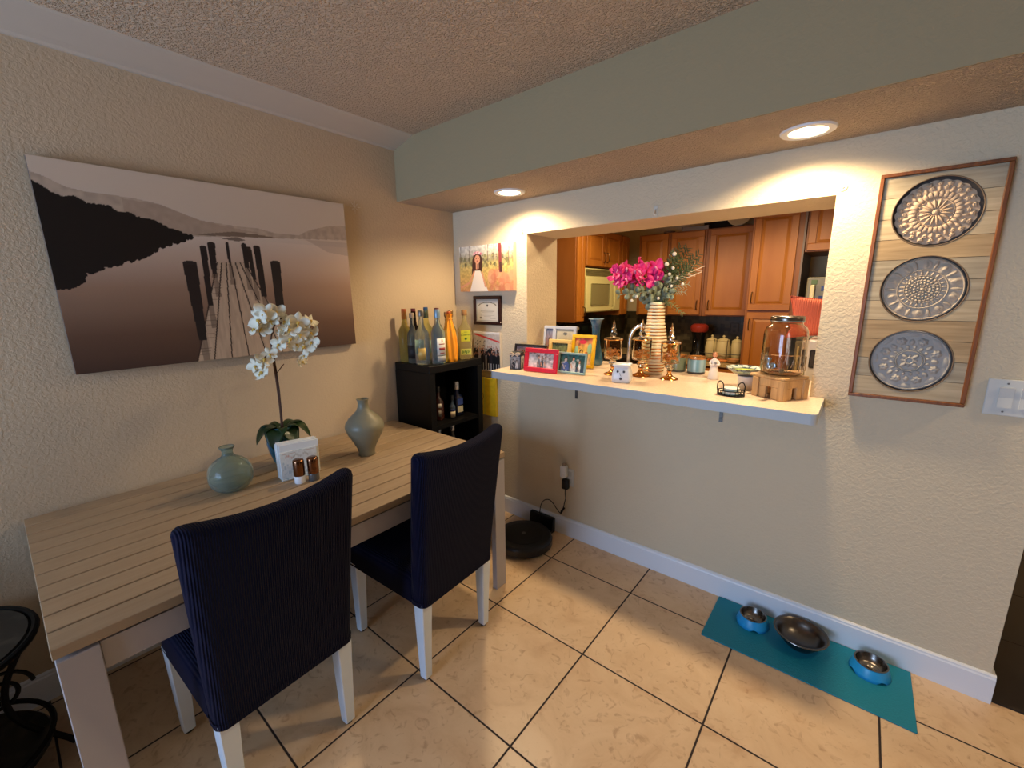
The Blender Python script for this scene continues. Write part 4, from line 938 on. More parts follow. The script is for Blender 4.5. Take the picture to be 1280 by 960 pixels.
# tall ribbed gold and white vase
t = thing('ribbed_vase','tall ribbed ivory and gold vase holding the magenta flowers','vase',(1.385,.150,ZBAR))
prof = []; n = 22; H_ = .385
def vr(z): u = z/H_; return .052 + .016*math.sin(PI*min(1,u*1.35))-.010*u
for k in range(n):
    z0 = H_*k/n; hh = H_/n
    for q in range(5): prof.append((vr(z0+hh*q/5)+.0042*math.sin(PI*q/5)-.002, z0+hh*q/5))
prof += [(vr(H_)-.002,H_),(vr(H_)-.005,H_),(vr(H_)-.008,H_-.02),(.04,.2),(.0001,.18)]
vb = MB().lathe(prof,56,True,False).build('body', mat('ivory_glaze',(232,220,180),.2,coat=.3), t, angle=60)
g = MB()
for k in range(1,n): R = vr(H_*k/n)-.0006; g.tube([(R*math.cos(a),R*math.sin(a),H_*k/n) for a in np.linspace(0,2*PI,57)], .0026, 5)
g.build('gold_lines', M_gold, t)
# ---------------- flower arrangement
FA = Vector((1.385,.150,ZBAR+.375))
t = thing('flower_arrangement','magenta orchids with evergreen sprigs and pale twigs in the ribbed vase','flowers',FA)
M_mag = mat('magenta_petal', (206,18,104), .5, noise=(25,(232,60,140),(.35,.7))); M_cen = mat('pink_center', (236,150,180), .5)
M_euc = mat('eucalyptus', (120,130,110), .55); M_fir = mat('evergreen', (86,98,60), .6); M_tw = mat('pale_twig', (206,186,160), .6); M_ber = mat('white_berry', (220,214,196), .35)
rg = random.Random(21); proto = None; hubs = []
# view-facing is about (+.6,-.75); left in the picture is about (-.78,-.63)
Lf = Vector((-.775,-.631,0)); Tw = Vector((.62,-.758,0))
for i in range(36):
    a = rg.random(); u = -.03+.285*a + rg.uniform(-.01,.01); vv = .095 + .075*rg.random()-.03*(a-.4)**2 + (.03 if .3 < a < .8 and i % 3 == 0 else 0); d = rg.uniform(-.05,.06)
    p = Lf*(u-.0) + Tw*d + Vector((0,0,vv+.02))
    if proto is None: o = proto = flower_mesh(M_mag, .044, t, M_cen, 'blossom')
    else: o = copy_tree(proto, t)
    o.location = p; s_ = rg.uniform(.75,1.15); o.scale = (s_,)*3
    o.rotation_euler = (rg.uniform(.6,1.9), rg.uniform(-.8,.8), .69+rg.uniform(-1.3,1.3)); hubs.append(p)
g = MB()
for p in hubs[:10]: g.tube(smooth_path([(0,0,-.10),p*.25+Vector((0,0,-.01)),p*.9],5), .002, 5)
g.build('flower_stems', mat('green_stem',(60,70,40),.6), t)
def sprig(name, tip, n, kind, m, L_=.028):
    tip = Vector(tip); g = MB(); mid = tip*.5+Vector((0,0,.03)); path = smooth_path([(0,0,-.08),tip*.15,mid,tip],6); g.tube(path, .0018, 5)
    for k in range(n):
        u = .25+.75*k/(n-1); p = path[min(len(path)-1,int(u*(len(path)-1)))]; dr = (path[min(len(path)-1,int(u*(len(path)-1))+1)]-path[max(0,int(u*(len(path)-1))-1)]).normalized()
        sd = dr.cross(Tw+Vector((rg.uniform(-.4,.4),rg.uniform(-.4,.4),rg.uniform(-.3,.3)))).normalized()
        for s in (-1,1):
            q = (dr*.75+sd*s).normalized()
            if kind == 'fir':
                LL = L_*(1.1-.5*u); g.tube([p, p+q*LL*.6, p+q*LL], .0016, 4, [.0018,.0024,.0004])
                g.tube([p, p+(q+Tw*.5).normalized()*LL*.8], .0012, 4, [.0014,.0003])
            else:
                r = L_*.5*(1.15-.5*u); c = p+q*r*1.2; nn = (Tw+Vector((rg.uniform(-.6,.6),rg.uniform(-.6,.6),rg.uniform(-.6,.6)))).normalized(); e1 = q; e2 = nn.cross(e1).normalized()
                vs_ = [g.v(c+e1*r*math.cos(w)+e2*r*.85*math.sin(w)+nn*r*.12*math.cos(2*w)) for w in np.linspace(0,2*PI,10,endpoint=False)]; cc = g.v(c+nn*r*.1)
                for w in range(10): g.f([vs_[w],vs_[(w+1)%10],cc])
    return g.build(name, m, t, thick=0 if kind=='fir' else .0006, angle=80)
def P_(left, upz, d=0): return Lf*left+Tw*d+Vector((0,0,upz))
for tip in ((-.10,.29,.02),(-.16,.26,-.03),(-.19,.25,.03),(-.06,.25,.04),(-.15,.20,.05),(-.12,.24,-.05),(-.18,.17,.0),(-.03,.21,-.03),(-.08,.22,.06),(-.13,.17,.07),(-.09,.27,-.02),(-.16,.22,.01),(-.11,.13,.05),(-.06,.17,.05),(-.14,.28,.0),(-.19,.21,.04)): sprig('fir_sprig', P_(*tip), 30, 'fir', M_fir, .048)
for tip in ((-.14,.10,.05),(-.12,.06,.06),(-.10,.14,.06)): sprig('frosted_sprig', P_(*tip), 14, 'fir', mat('frosted_green',(150,150,120),.6), .036)
for tip in ((.21,.05,.05),(.03,.09,.07),(-.02,.13,.07),(.11,.06,.06),(.17,.08,.03),(-.05,.05,.07),(.06,.05,.08)): sprig('eucalyptus_sprig', P_(*tip), 6, 'euc', M_euc, .044)
sprig('fir_sprig', P_(-.11,-.05,.08), 16, 'fir', mat('olive_sprig',(120,120,70),.6), .03)
g = MB()
for tip in ((-.22,.19,.05),(-.20,.16,.06),(-.18,.20,.03)): g.tube(smooth_path([(0,0,-.05),P_(-.05,.10,.03),P_(tip[0]*.7,tip[1]*.85,tip[2]),P_(*tip)],5), .0022, 5)
for a_, b_ in (((-.15,.155,.04),(-.165,.205,.05)),((-.17,.17,.05),(-.205,.165,.06)),((-.13,.15,.04),(-.17,.14,.06))): g.tube([P_(*a_),P_(*b_)], .0016, 5)
g.build('pale_twigs', M_tw, t)
for q in ((-.02,.20,.06),(-.05,.18,.07),(-.03,.15,.08),(-.07,.13,.08),(-.10,.10,.08),(.02,.03,.08),(.13,.04,.07),(.15,.02,.06),(-.06,.25,.05),(-.04,.09,.09)):
    o = MB().ball((0,0,0),.008 if q[1] < .19 else .011,1,1,1,10).build('berry', M_ber, t); o.location = P_(*q)
# candles
def candle(lb, x, y, r, h, bm, base):
    t = thing('candle_jar', lb, 'candle', (x,y,ZBAR), 0, 'jar candles on the bar')
    MB().lathe([(r*.94,.0),(r,.004),(r,.012)],36).build('base', base, t)
    MB().lathe([(r,.0122),(r*1.0,h-.012),(r*.985,h-.01),(r*.96,h-.012),(r*.94,h*.8),(.0001,h*.8)],36,False,False).build('glass', bm, t, angle=60)
    MB().lathe([(r*1.005,h-.014),(r*1.02,h-.008),(r*1.01,h),(r*.95,h),(r*.95,h-.012)],36,False,False).build('rim', mat('candle_rim_gold',(190,140,90),.25,metal=.8), t, thick=.001)
    MB().lathe([(r*.93,h*.8),(r*.93,h*.815),(.0001,h*.815)],36,False,False).build('wax', mat('candle_wax',(206,190,160),.5), t)
candle('pale blue jar candle with a copper rim, in front of the canisters', 1.573,.285,.046,.094, mat('candle_blue',(110,150,168),.25,noise=(40,(150,180,190),(.4,.6),(1,1,.05))), mat('candle_dark',(50,52,56),.3))
candle('grey-green jar candle partly hidden behind the right crystal jar', 1.468,.30,.045,.094, mat('candle_green',(120,130,104),.2), mat('candle_slate',(70,74,70),.3))
# angel figurine
t = thing('angel_figurine','small white figurine of a woman in a long dress, behind the wire basket','figurine',(1.692,.165,ZBAR), .5)
M_fig = mat('figurine_white', (222,214,204), .5); M_wood = mat('figurine_head', (206,140,100), .5)
rings = [rr(0,0,a,b_,min(a,b_)*.98,z,4) for a,b_,z in ((.026,.022,0),(.027,.023,.004),(.023,.019,.03),(.018,.014,.058),(.014,.011,.078),(.019,.012,.092),(.018,.011,.098),(.008,.007,.104),(.006,.006,.110))]
MB().loft(rings).build('dress', M_fig, t, angle=80)
MB().ball((0,-.001,.122),.0125,.9,.95,1.1,14).build('head', M_wood, t)
MB().ball((0,.003,.125),.0135,.95,.9,1.0,14).build('hair', mat('figurine_hair',(150,96,60),.6), t)
for s in (-1,1): MB().tube(smooth_path([(s*.017,0,.094),(s*.022,-.006,.080),(s*.016,-.016,.074),(s*.004,-.019,.080)],4), .0045, 8).build('arm', M_fig, t)
MB().ball((0,-.019,.084),.006,1.2,.8,1,8).build('held_flower', mat('grey_paint',(120,120,124),.5), t)
# glass bowl on a white pot
t = thing('ceramic_pot','small white marbled pot under the glass bowl','pot',(1.872,-.03+.03,ZBAR))
MB().lathe([(.030,0),(.034,.003),(.036,.058),(.037,.062),(.034,.062),(.032,.05),(.0001,.048)],40,True,False).build('pot', mat('marbled_white',(214,208,198),.3,noise=(12,(190,182,170),(.5,.65))), t, angle=60)
MB().lathe([(.038,.0585),(.038,.0625)],40,False,False).build('rim', mat('marbled_white',(214,208,198),.3), t, thick=.001)
t = thing('glass_bowl','wide blue-patterned glass bowl resting on the white pot','bowl',(1.862,.0,ZBAR+.0627))
rings = []
for r, z in ((.022,0),(.03,.002),(.046,.012),(.062,.024),(.074,.034),(.077,.035),(.074,.0325),(.060,.021),(.044,.0095),(.025,.003)):
    rings.append([(r*(1+.03*math.cos(10*a)*(r/.077)**2)*math.cos(a), r*(1+.03*math.cos(10*a)*(r/.077)**2)*math.sin(a), z) for a in np.linspace(0,2*PI,80,endpoint=False)])
MB().loft(rings).build('bowl', mat('bowl_glass',(206,214,200),.08,trans=.8), t, angle=70)
o = MB().lathe([(.024,.0042),(.044,.0110),(.056,.0200),(.040,.025),(.0001,.027)],40,True,False).build('lime_filling', mat('lime_green',(190,196,50),.4,noise=(50,(120,150,30),(.4,.6))), t); o['kind'] = 'stuff'
bb_ = [(r*(1+.03*math.cos(10*a)*(r/.077)**2)) for r in (1,) for a in (0,)]
rings = []
for r, z in ((.0625,.0245),(.0743,.0342),(.0775,.0357),(.0745,.0331),(.0602,.0218)):
    rings.append([(r*(1+.03*math.cos(10*a)*(r/.077)**2)*math.cos(a), r*(1+.03*math.cos(10*a)*(r/.077)**2)*math.sin(a), z+.0004) for a in np.linspace(0,2*PI,80,endpoint=False)])
MB().loft(rings, False, False).build('patterned_rim', mat('patterned_rim',(196,206,200),.15,noise=(60,(50,84,104),(.48,.56))), t, angle=70)
# wire basket with coasters
t = thing('wire_basket','small black wire basket holding round coasters near the front edge','basket',(1.848,-.172,ZBAR), .12)
M_wire = mat('black_wire', (22,24,26), .4, metal=.5); g = MB()
for z in (.003,.022): g.tube([(.052*math.cos(a),.036*math.sin(a),z) for a in np.linspace(0,2*PI,41)], .0022, 6)
for a in np.linspace(0,2*PI,16,endpoint=False): g.tube([(.052*math.cos(a),.036*math.sin(a),.003),(.052*math.cos(a),.036*math.sin(a),.022)], .0015, 5)
for y in (-.012,0,.012): g.tube([(-.05,y,.003),(.05,y,.003)], .0014, 5)
g.build('wire_frame', M_wire, t)
for s in (-1,1): MB().tube(smooth_path([(s*.051,-.014,.022),(s*.052,-.016,.045),(s*.046,-.020,.060),(s*.036,-.026,.062),(s*.027,-.030,.048),(s*.026,-.031,.022)],5), .0024, 6).build('handle', M_wire, t)
for k in range(4):
    MB().at((0,0,.007+.007*k)).lathe([(.031,0),(.032,.001),(.032,.005),(.031,.006)],32).build('coaster', mat('coaster_%d'%(k%2),((150,176,170),(206,206,196))[k%2],.5), t)
# ================================================================== glass drink dispenser on its wooden stand
DX, DY = 2.012,-.085
M_ow = mat('pale_wood', (206,164,110), .5, noise=(5,(178,134,84),(.35,.7),(14,14,1)))
t = thing('dispenser_stand','pale wood stand under the glass drink dispenser','stand',(DX,DY,ZBAR), math.radians(59))
hs_ = .058
for sx in (-1,1):
    for sy in (-1,1): MB().box(sx*hs_-.014,sx*hs_+.014,sy*hs_-.014,sy*hs_+.014,0,.082,.002,1).build('leg', M_ow, t, smooth=False)
for s in (-1,1):
    MB().box(-hs_+.0145,hs_-.0145,s*hs_-.008,s*hs_+.008,.050,.082,.0015,1).build('rail', M_ow, t, smooth=False)
    MB().box(s*hs_-.008,s*hs_+.008,-hs_+.0145,hs_-.0145,.050,.082,.0015,1).build('rail', M_ow, t, smooth=False)
    for q in (-1,1):
        MB().box(q*.028-.016,q*.028+.016,s*hs_-.007,s*hs_+.007,.0,.0498,.0015,1).build('side_panel', M_ow, t, smooth=False)
        MB().box(s*hs_-.007,s*hs_+.007,q*.028-.016,q*.028+.016,.0,.0498,.0015,1).build('side_panel', M_ow, t, smooth=False)
MB().box(-hs_-.012,hs_+.012,-hs_-.012,.090,.0825,.094,.003,1).build('top_board', M_ow, t, smooth=False)
MB().box(-.016,.016,.080,.088,.0945,.20,.002,1).build('back_upright', M_ow, t, smooth=False)
t = thing('drink_dispenser','large clear glass drink dispenser with metal lid and spigot on a wood stand','drink dispenser',(DX,DY,ZBAR+.0945), -.30)
M_dg = mat('dispenser_glass', (236,226,210), .015, trans=1., ior=1.45)
o_ = [(.05,0),(.063,.003),(.074,.014),(.078,.03),(.078,.165),(.0755,.182),(.070,.196),(.060,.203),(.056,.208),(.056,.224)]
i_ = [(.0535,.224),(.0535,.208),(.058,.2005),(.0675,.194),(.0730,.181),(.0755,.165),(.0755,.032),(.0715,.0165),(.061,.006),(.0001,.005)]
MB().lathe(o_+i_,56,True,False).build('glass_jar', M_dg, t, angle=70)
MB().lathe([(.058,.216),(.0595,.218),(.0595,.236),(.057,.239),(.0001,.2395)],48,False,False).build('lid', mat('lid_metal',(120,112,104),.25,metal=1), t, angle=50)
MB().lathe([(.0595,.2175),(.0605,.2195),(.0595,.2215)],48,False,False).build('lid_ring', silver, t)
g = MB().at((0,-.078,.045),rx=PI/2); g.lathe([(.012,-.003),(.012,.006),(.007,.007),(.007,.028),(.010,.030),(.010,.040),(.006,.042)],20); g.at(); g.lathe([(.006,0),(.008,.004),(.008,.026)],14)
sp = g.build('spigot', silver, t)
for v_ in sp.data.vertices:
    pass
MB().at((0,-.116,.055)).lathe([(.006,0),(.0055,.012),(.010,.022),(.009,.026)],14).build('tap_lever', silver, sp)
g = MB(); 
for k, (a, z) in enumerate(((.3,.10),(1.2,.12),(2.0,.09),(2.9,.115))): pass
# raised emblem band at the lower half of the jar
g = MB()
for k in range(22):
    a = -PI/2+(k-10.5)*.20; R = .0786; z = .055+.016*math.sin(k*1.7); pts = [(R*math.cos(a+q), R*math.sin(a+q), z+w) for q, w in ((-.10,-.02),(0,.016),(.09,-.014))]; g.tube(pts, .0016, 5)
g.tube([(.0788*math.cos(a),.0788*math.sin(a),.088) for a in np.linspace(-PI,0,40)], .0012, 5)
g.build('raised_pattern', M_dg, t)
# ================================================================== kitchen seen through the opening
M_mp = mat('maple_door', (178,114,42), .42, noise=(4,(152,90,28),(.3,.7),(1,1,.25)))
M_mpf = mat('maple_frame', (146,88,34), .45, noise=(4,(124,72,24),(.3,.7),(1,1,.25)))
M_hnd = mat('bronze_handle', (96,74,50), .3, metal=.9)
def door(parent, x0, x1, z0, z1, y, hand=None, rot=None, b=.055):
    """raised panel door in the plane facing -y; hand = ('l'|'r', z) for the pull"""
    g = MB(); d = .019
    for q in ((x0,x1,z0,z0+b),(x0,x1,z1-b,z1),(x0,x0+b,z0+b,z1-b),(x1-b,x1,z0+b,z1-b)): g.box(q[0],q[1],y-d,y,q[2],q[3],.003,1)
    g.box(x0+b,x1-b,y-d*.45,y,z0+b,z1-b)
    ix0, ix1, iz0, iz1 = x0+b+.004, x1-b-.004, z0+b+.004, z1-b-.004; r1 = [(ix0,y-d*.46,iz0),(ix1,y-d*.46,iz0),(ix1,y-d*.46,iz1),(ix0,y-d*.46,iz1)]; k = .022
    if ix1-ix0 > 2.4*k: g.loft([r1,[(ix0+k,y-d*.92,iz0+k),(ix1-k,y-d*.92,iz0+k),(ix1-k,y-d*.92,iz1-k),(ix0+k,y-d*.92,iz1-k)]])
    o = g.build('door', M_mp, parent, smooth=False)
    if hand:
        hx = x0+.028 if hand[0] == 'l' else x1-.028; hz = hand[1]
        MB().tube(smooth_path([(hx,y-d,hz-.048),(hx,y-d-.022,hz-.040),(hx,y-d-.028,hz),(hx,y-d-.022,hz+.040),(hx,y-d,hz+.048)],4), .0045, 7).build('handle', M_hnd, o)
    return o
def cabinet(label, x0, x1, y0, y1, z0, z1, doors, rz=0, at=None, cat='cabinet', name='wall_cabinet', group='kitchen wall cabinets'):
    """carcass with doors on its -y face; local frame, then placed"""
    t = thing(name, label, cat, at or (0,0,0), rz, group)
    MB().box(x0,x1,y0,y1,z0,z1,.002,1).build('carcass', M_mpf, t, smooth=False)
    for dd in doors: door(t, dd[0], dd[1], dd[2], dd[3], y0-.0005, dd[4] if len(dd) > 4 else None)
    return t
YU, ZU0, ZU1 = 2.60, 1.272, 2.135
ug = 'kitchen wall cabinets'
# back row: local origin at (x, YU)
cabinet('maple wall cabinet with one door behind the magenta flowers', 0,.345,0,.325,0,ZU1-ZU0, [(.035,.325,.012,ZU1-ZU0-.012,None)], at=(.228,YU,ZU0))
cabinet('maple wall cabinet above the black grinder', 0,.365,0,.325,0,ZU1-ZU0, [(.015,.345,.012,ZU1-ZU0-.012,('r',.11))], at=(.574,YU,ZU0))
cabinet('maple wall cabinet above the cream canisters', 0,.448,0,.325,0,ZU1-ZU0, [(.035,.43,.012,ZU1-ZU0-.012,('l',.11))], at=(.941,YU,ZU0))
# left row faces +x : rotate -90 deg (local -y -> +x needs rz=+90)
XL = .10; R90 = PI/2
def left_cab(label, y0, y1, z0, z1, doors, **k):
    # local x runs along world +y, local +y runs to world -x
    return cabinet(label, 0, y1-y0, 0, .325, 0, z1-z0, doors, rz=R90, at=(XL,y0,z0), **k)
left_cab('narrow maple wall cabinet at the left jamb with a plain side panel', 1.455,1.613,1.236,2.135,[(.01,.148,.012,.887,('r',.10))])
left_cab('double-door maple cabinet above the microwave', 1.615,2.409,1.772,2.135,[(.02,.39,.008,.355,('r',.10)),(.404,.774,.008,.355,('l',.10))])
t = left_cab('narrow maple corner cabinet right of the microwave', 2.412,2.596,1.272,2.135,[(.01,.172,.012,.851)])
# microwave
t = thing('microwave','cream over-the-range microwave on the left kitchen wall','microwave',(XL,1.62,1.325),R90)
M_cr = mat('cream_enamel', (206,200,140), .35); M_crd = mat('microwave_window', (128,124,84), .2)
MB().box(0,.782,0,.325,0,.434,.006,2).build('housing', M_cr, t, smooth=False)
g = MB().box(.012,.59,-.022,-.001,.008,.345,.006,2); dr = g.build('door', M_cr, t, smooth=False)
MB().box(.10,.49,-.026,-.0225,.07,.285,.01,2).build('window', M_crd, dr, smooth=False)
MB().tube(smooth_path([(.565,-.022,.03),(.565,-.05,.045),(.565,-.052,.17),(.565,-.05,.30),(.565,-.022,.318)],4), .008, 8).build('handle', M_cr, dr)
MB().box(.60,.77,-.020,-.001,.008,.345,.005,2).build('control_panel', M_cr, t, smooth=False)
g = MB()
for k in range(6): g.box(.03,.75,-.006,-.001,.362+.011*k,.368+.011*k)
g.build('vent_grille', mat('vent_dark',(96,92,60),.5), t, smooth=False)
# range below it
M_rng = mat('range_black', (16,16,17), .2)
t = thing('stove','black stove with knobs on its back panel under the microwave','stove',(XL+.30,1.62,0),R90)
MB().box(0,.78,0,.60,0,.84,.005,1).build('body', M_rng, t, smooth=False)
MB().box(-.0,.78,.50,.60,.84,1.20,.01,2).build('back_panel', M_rng, t, smooth=False)
for k, x in enumerate((.10,.22,.56,.68)): MB().at((x,.4995,1.15),rx=PI/2).lathe([(.020,0),(.019,.018),(.014,.022),(.0001,.0225)],20,True,False).build('knob', mat('knob_cream',(190,180,160),.3), t)
MB().box(.32,.46,.497,.4995,1.12,1.17).build('clock_display', mat('display_dark',(30,40,34),.2), t, smooth=False)
for x, y in ((.2,.14),(.58,.14),(.2,.36),(.58,.36)): MB().at((x,y,.8405)).lathe([(.09,0),(.09,.004),(.075,.006),(.0001,.006)],30,True,False).build('burner', mat('burner_grey',(50,48,48),.4), t)
# base cabinets and counters
M_kc = mat('kitchen_counter', (186,160,112), .3, noise=(60,(150,126,84),(.4,.7)))
t = cabinet('maple base cabinet along the back kitchen wall', 0,.972,0,.59,0,.80, [(.02,.475,.12,.78,('r',.7)),(.495,.95,.12,.78,('l',.7))], at=(.415,2.32,0), name='base_cabinet', group='kitchen base cabinets')
o = MB().prism([(-.216,2.412),(.415,2.412),(.415,2.285),(1.388,2.285),(1.388,2.915),(-.216,2.915)],'z',.802,.842).build('kitchen_countertop', M_kc, smooth=False); tag(o,'tan laminate counter along the back kitchen wall','counter')
t = left_cab('maple base cabinet left of the stove', .99,1.618,0,.80,[(.02,.60,.12,.78,('r',.7))], name='base_cabinet', group='kitchen base cabinets'); t.location.x = XL+.28
bpy.context.view_layer.update()
o = MB().box(-.216,.415,.99,1.618,.802,.842,.006,2).build('kitchen_countertop', M_kc, smooth=False); tag(o,'short tan counter left of the stove','counter')
# pantry, over-fridge cabinet, fridge
t = cabinet('tall maple pantry cabinet with an upper and a lower door', 0,.385,0,.62,.10,2.30,[(.02,.345,1.347,2.19,('l',1.46)),(.02,.345,.12,1.325,('l',1.22))], at=(1.40,2.30,0), name='pantry_cabinet')
MB().box(.3855,.40,-.02,.62,0,2.30).build('end_panel', mat('grey_end_panel',(120,104,92),.5), t, smooth=False)
t = cabinet('maple cabinet above the refrigerator', 0,.90,0,.60,0,.46,[(.015,.445,.01,.45),(.455,.885,.01,.45)], at=(1.803,2.305,1.83))
t = thing('refrigerator','grey-beige refrigerator in its alcove with a cream handle','refrigerator',(1.86,2.15,0))
M_fr = mat('fridge_beige', (128,122,98), .4)
MB().box(0,.78,.06,.74,0,1.62,.01,2).build('cabinet_body', M_fr, t, smooth=False)
d1 = MB().box(0,.78,0,.055,1.12,1.62,.012,2).build('freezer_door', M_fr, t, smooth=False)
d2 = MB().box(0,.78,0,.055,.05,1.11,.012,2).build('fridge_door', M_fr, t, smooth=False)
M_ch = mat('cream_handle',(220,206,150),.35)
MB().box(.03,.06,-.04,-.001,1.38,1.56,.008,2).build('handle', M_ch, d1, smooth=False)
MB().box(.03,.06,-.04,-.001,.70,1.06,.008,2).build('handle', M_ch, d2, smooth=False)
for (x, z, a, b, c, lb) in ((.11,1.46,.02,.012,(40,60,110),'small dark blue magnet on the freezer door, lower one'),(.13,1.53,.03,.02,(60,80,130),'blue oval magnet on the freezer door, upper one'),(.05,1.58,.02,.018,(90,110,70),'green magnet above the freezer handle')):
    o = MB().box(-a,a,-.004,0,-b,b,.001,1).build('fridge_magnet', mat('magnet_%d'%c[0],c,.5), smooth=False); place(o,(1.86+x,2.1495,z)); tag(o,lb,'magnet','magnets on the refrigerator')
o = MB().box(0,.30,0,.25,0,.06,.003,1).build('cardboard_box', mat('cardboard_tan',(140,112,70),.7), smooth=False); place(o,(2.0,2.25,1.621)); tag(o,'flat tan box on top of the refrigerator','box')
# things on top of the wall cabinets
ZK = ZU1+.001
t = thing('serving_plate','pale plate standing on top of the wall cabinets beside the pantry','plate',(1.20,2.69,ZK))
MB().at((0,0,.115),rx=PI/2-.25).lathe([(.0001,.0),(.07,.0),(.11,.014),(.113,.016),(.11,.018),(.068,.004),(.0001,.004)],44,False,False).build('plate', mat('plate_cream',(196,180,140),.3), t, angle=60)
MB().box(-.05,.05,-.03,.05,0,.012,.002,1).build('plate_stand', mat('stand_dark',(40,34,30),.5), t, smooth=False)
o = MB().at(rz=.1).box(-.13,.13,-.05,.05,0,.045,.004,1).build('baking_tray', mat('tray_grey',(120,112,104),.3,metal=.7), smooth=False); place(o,(.80,2.68,ZK)); tag(o,'flat grey tray on top of the wall cabinets','tray')
t = thing('dark_basket','long dark woven basket on top of the wall cabinets','basket',(.98,2.85,ZK)); 
rings = [rr(0,0,a,b_,.02,z,4) for a,b_,z in ((.12,.06,0),(.125,.065,.004),(.14,.072,.09),(.138,.070,.09),(.122,.06,.008))]
MB().loft(rings).build('basket', mat('basket_dark',(44,34,26),.8,bump=('wave',40,.8,.006,'Z')), t); MB().tube([rr(0,0,.14,.072,.02,.09,4)[i] for i in range(20)]+[rr(0,0,.14,.072,.02,.09,4)[0]], .005, 6).build('rim', MATS['basket_dark'], t)
o = MB().lathe([(.04,0),(.055,.01),(.06,.03),(.058,.03),(.05,.012),(.0001,.008)],30,True,False).build('small_dish', mat('dish_grey',(130,110,90),.3)); place(o,(.50,2.75,ZK)); tag(o,'small shallow dish on top of the wall cabinets behind the flowers','dish')
# things on the back counter (top z=.842)
ZQ = .8425
t = thing('coffee_maker','black coffee maker with a red top on the back kitchen counter','coffee maker',(.92,2.64,ZQ),-1.2)
MB().lathe([(.075,0),(.08,.005),(.078,.03),(.06,.05),(.062,.20),(.07,.24),(.072,.26),(.0001,.262)],36,True,False).build('body', M_rng, t, angle=50)
MB().lathe([(.074,.262),(.088,.285),(.086,.325),(.06,.345),(.0001,.348)],36,True,False).build('red_lid', mat('red_plastic',(150,50,36),.3), t)
MB().tube(smooth_path([(.06,-.03,.08),(.10,-.05,.09),(.105,-.05,.17),(.065,-.035,.19)],4), .008, 8).build('handle', M_rng, t)
M_can = mat('cream_ceramic', (206,190,140), .3)
for i, (x, y, lb) in enumerate(((1.085,2.52,'cream lidded canister in the wire rack, left one'),(1.205,2.47,'cream lidded canister in the wire rack, front middle one'),(1.315,2.53,'cream lidded canister in the wire rack, right one'))):
    t = thing('canister', lb, 'canister', (x,y,ZQ+.012), 0, 'cream canisters on the back counter'); s = (.060,.066,.056)[i]; hh = (.18,.185,.175)[i]
    MB().lathe([(s*.7,0),(s*.85,.006),(s,.05),(s*1.02,hh*.62),(s*.9,hh*.88),(s*.8,hh)],36).build('body', M_can, t, angle=60)
    MB().lathe([(s*.86,hh+.0005),(s*.86,hh+.008),(s*.5,hh+.022),(.009,hh+.028),(.008,hh+.034),(.013,hh+.044),(.007,hh+.054),(.0001,hh+.056)],30,True,False).build('lid', M_can, t, angle=50)
t = thing('wire_rack','dark wire rack around the cream canisters','rack',(1.20,2.51,ZQ)); g = MB()
for z in (.008,.075): g.tube([rr(0,0,.195,.125,.05,z,5)[i] for i in range(24)]+[rr(0,0,.195,.125,.05,z,5)[0]], .004, 6)
for x in (-.06,.06): g.tube([(x,-.125,.008),(x,-.125,.20),(x,-.11,.215)], .003, 6)
for x in (-.06,.06): g.tube([(x,.125,.008),(x,.125,.20)], .003, 6)
for k in range(5): g.tube([(-.18+.09*k,-.1,.008),(-.18+.09*k,.1,.008)], .003, 5)
g.build('wire_frame', M_wire, t)
for s in (-.15,.15): MB().ball((s,0,.005),.005,1,1,1,8).build('foot', M_wire, t).location = (0,0,0)
t = thing('glass_jar','small dark jar with glints at the right end of the back counter','jar',(1.335,2.74,ZQ)); MB().lathe([(.04,0),(.045,.005),(.045,.11),(.03,.13),(.03,.14)],28).build('glass', mat('jar_dark',(60,60,60),.08,coat=.6), t); MB().lathe([(.033,.1405),(.033,.165),(.0001,.166)],24,True,False).build('lid', silver, t)
o = MB().lathe([(.03,0),(.05,.015),(.055,.04),(.052,.04),(.045,.016),(.0001,.01)],28,True,False).build('wooden_bowl', mat('bowl_wood',(180,130,80),.5)); place(o,(1.33,2.342,ZQ)); tag(o,'small tan bowl on the back counter in front of the jar','bowl')
t = thing('red_packet','crumpled red and orange packet on the back counter','packet',(1.20,2.345,ZQ)); g = MB(); rings = [[(x,.028*w*math.cos(a)*(1+.2*math.sin(3*a+x*80)),.016+.014*w*math.sin(a)*(1+.25*math.cos(4*a+x*60))) for a in np.linspace(0,2*PI,16,endpoint=False)] for x, w in ((-.08,.5),(-.06,.9),(-.02,1.05),(.03,1),(.07,.8),(.085,.4))]; g.loft(rings); g.build('wrapper', mat('red_wrapper',(180,60,34),.35,noise=(20,(210,130,60),(.45,.6))), t); MB().box(-.10,-.082,-.02,.02,.008,.024,.002,1).build('seal', mat('seal_orange',(200,110,50),.4), t, smooth=False)
t = thing('wall_outlet','dim outlet plate on the mosaic backsplash above the canisters','outlet',(1.20,YK-.013,1.13)); MB().box(-.04,.04,-.006,0,-.06,.06,.003,1).build('plate', mat('outlet_dark',(80,70,56),.4), t, smooth=False)
for z in (-.024,.024): MB().box(-.016,.016,-.008,-.0062,z-.013,z+.013).build('socket', mat('outlet_dark2',(60,52,42),.4), t, smooth=False)
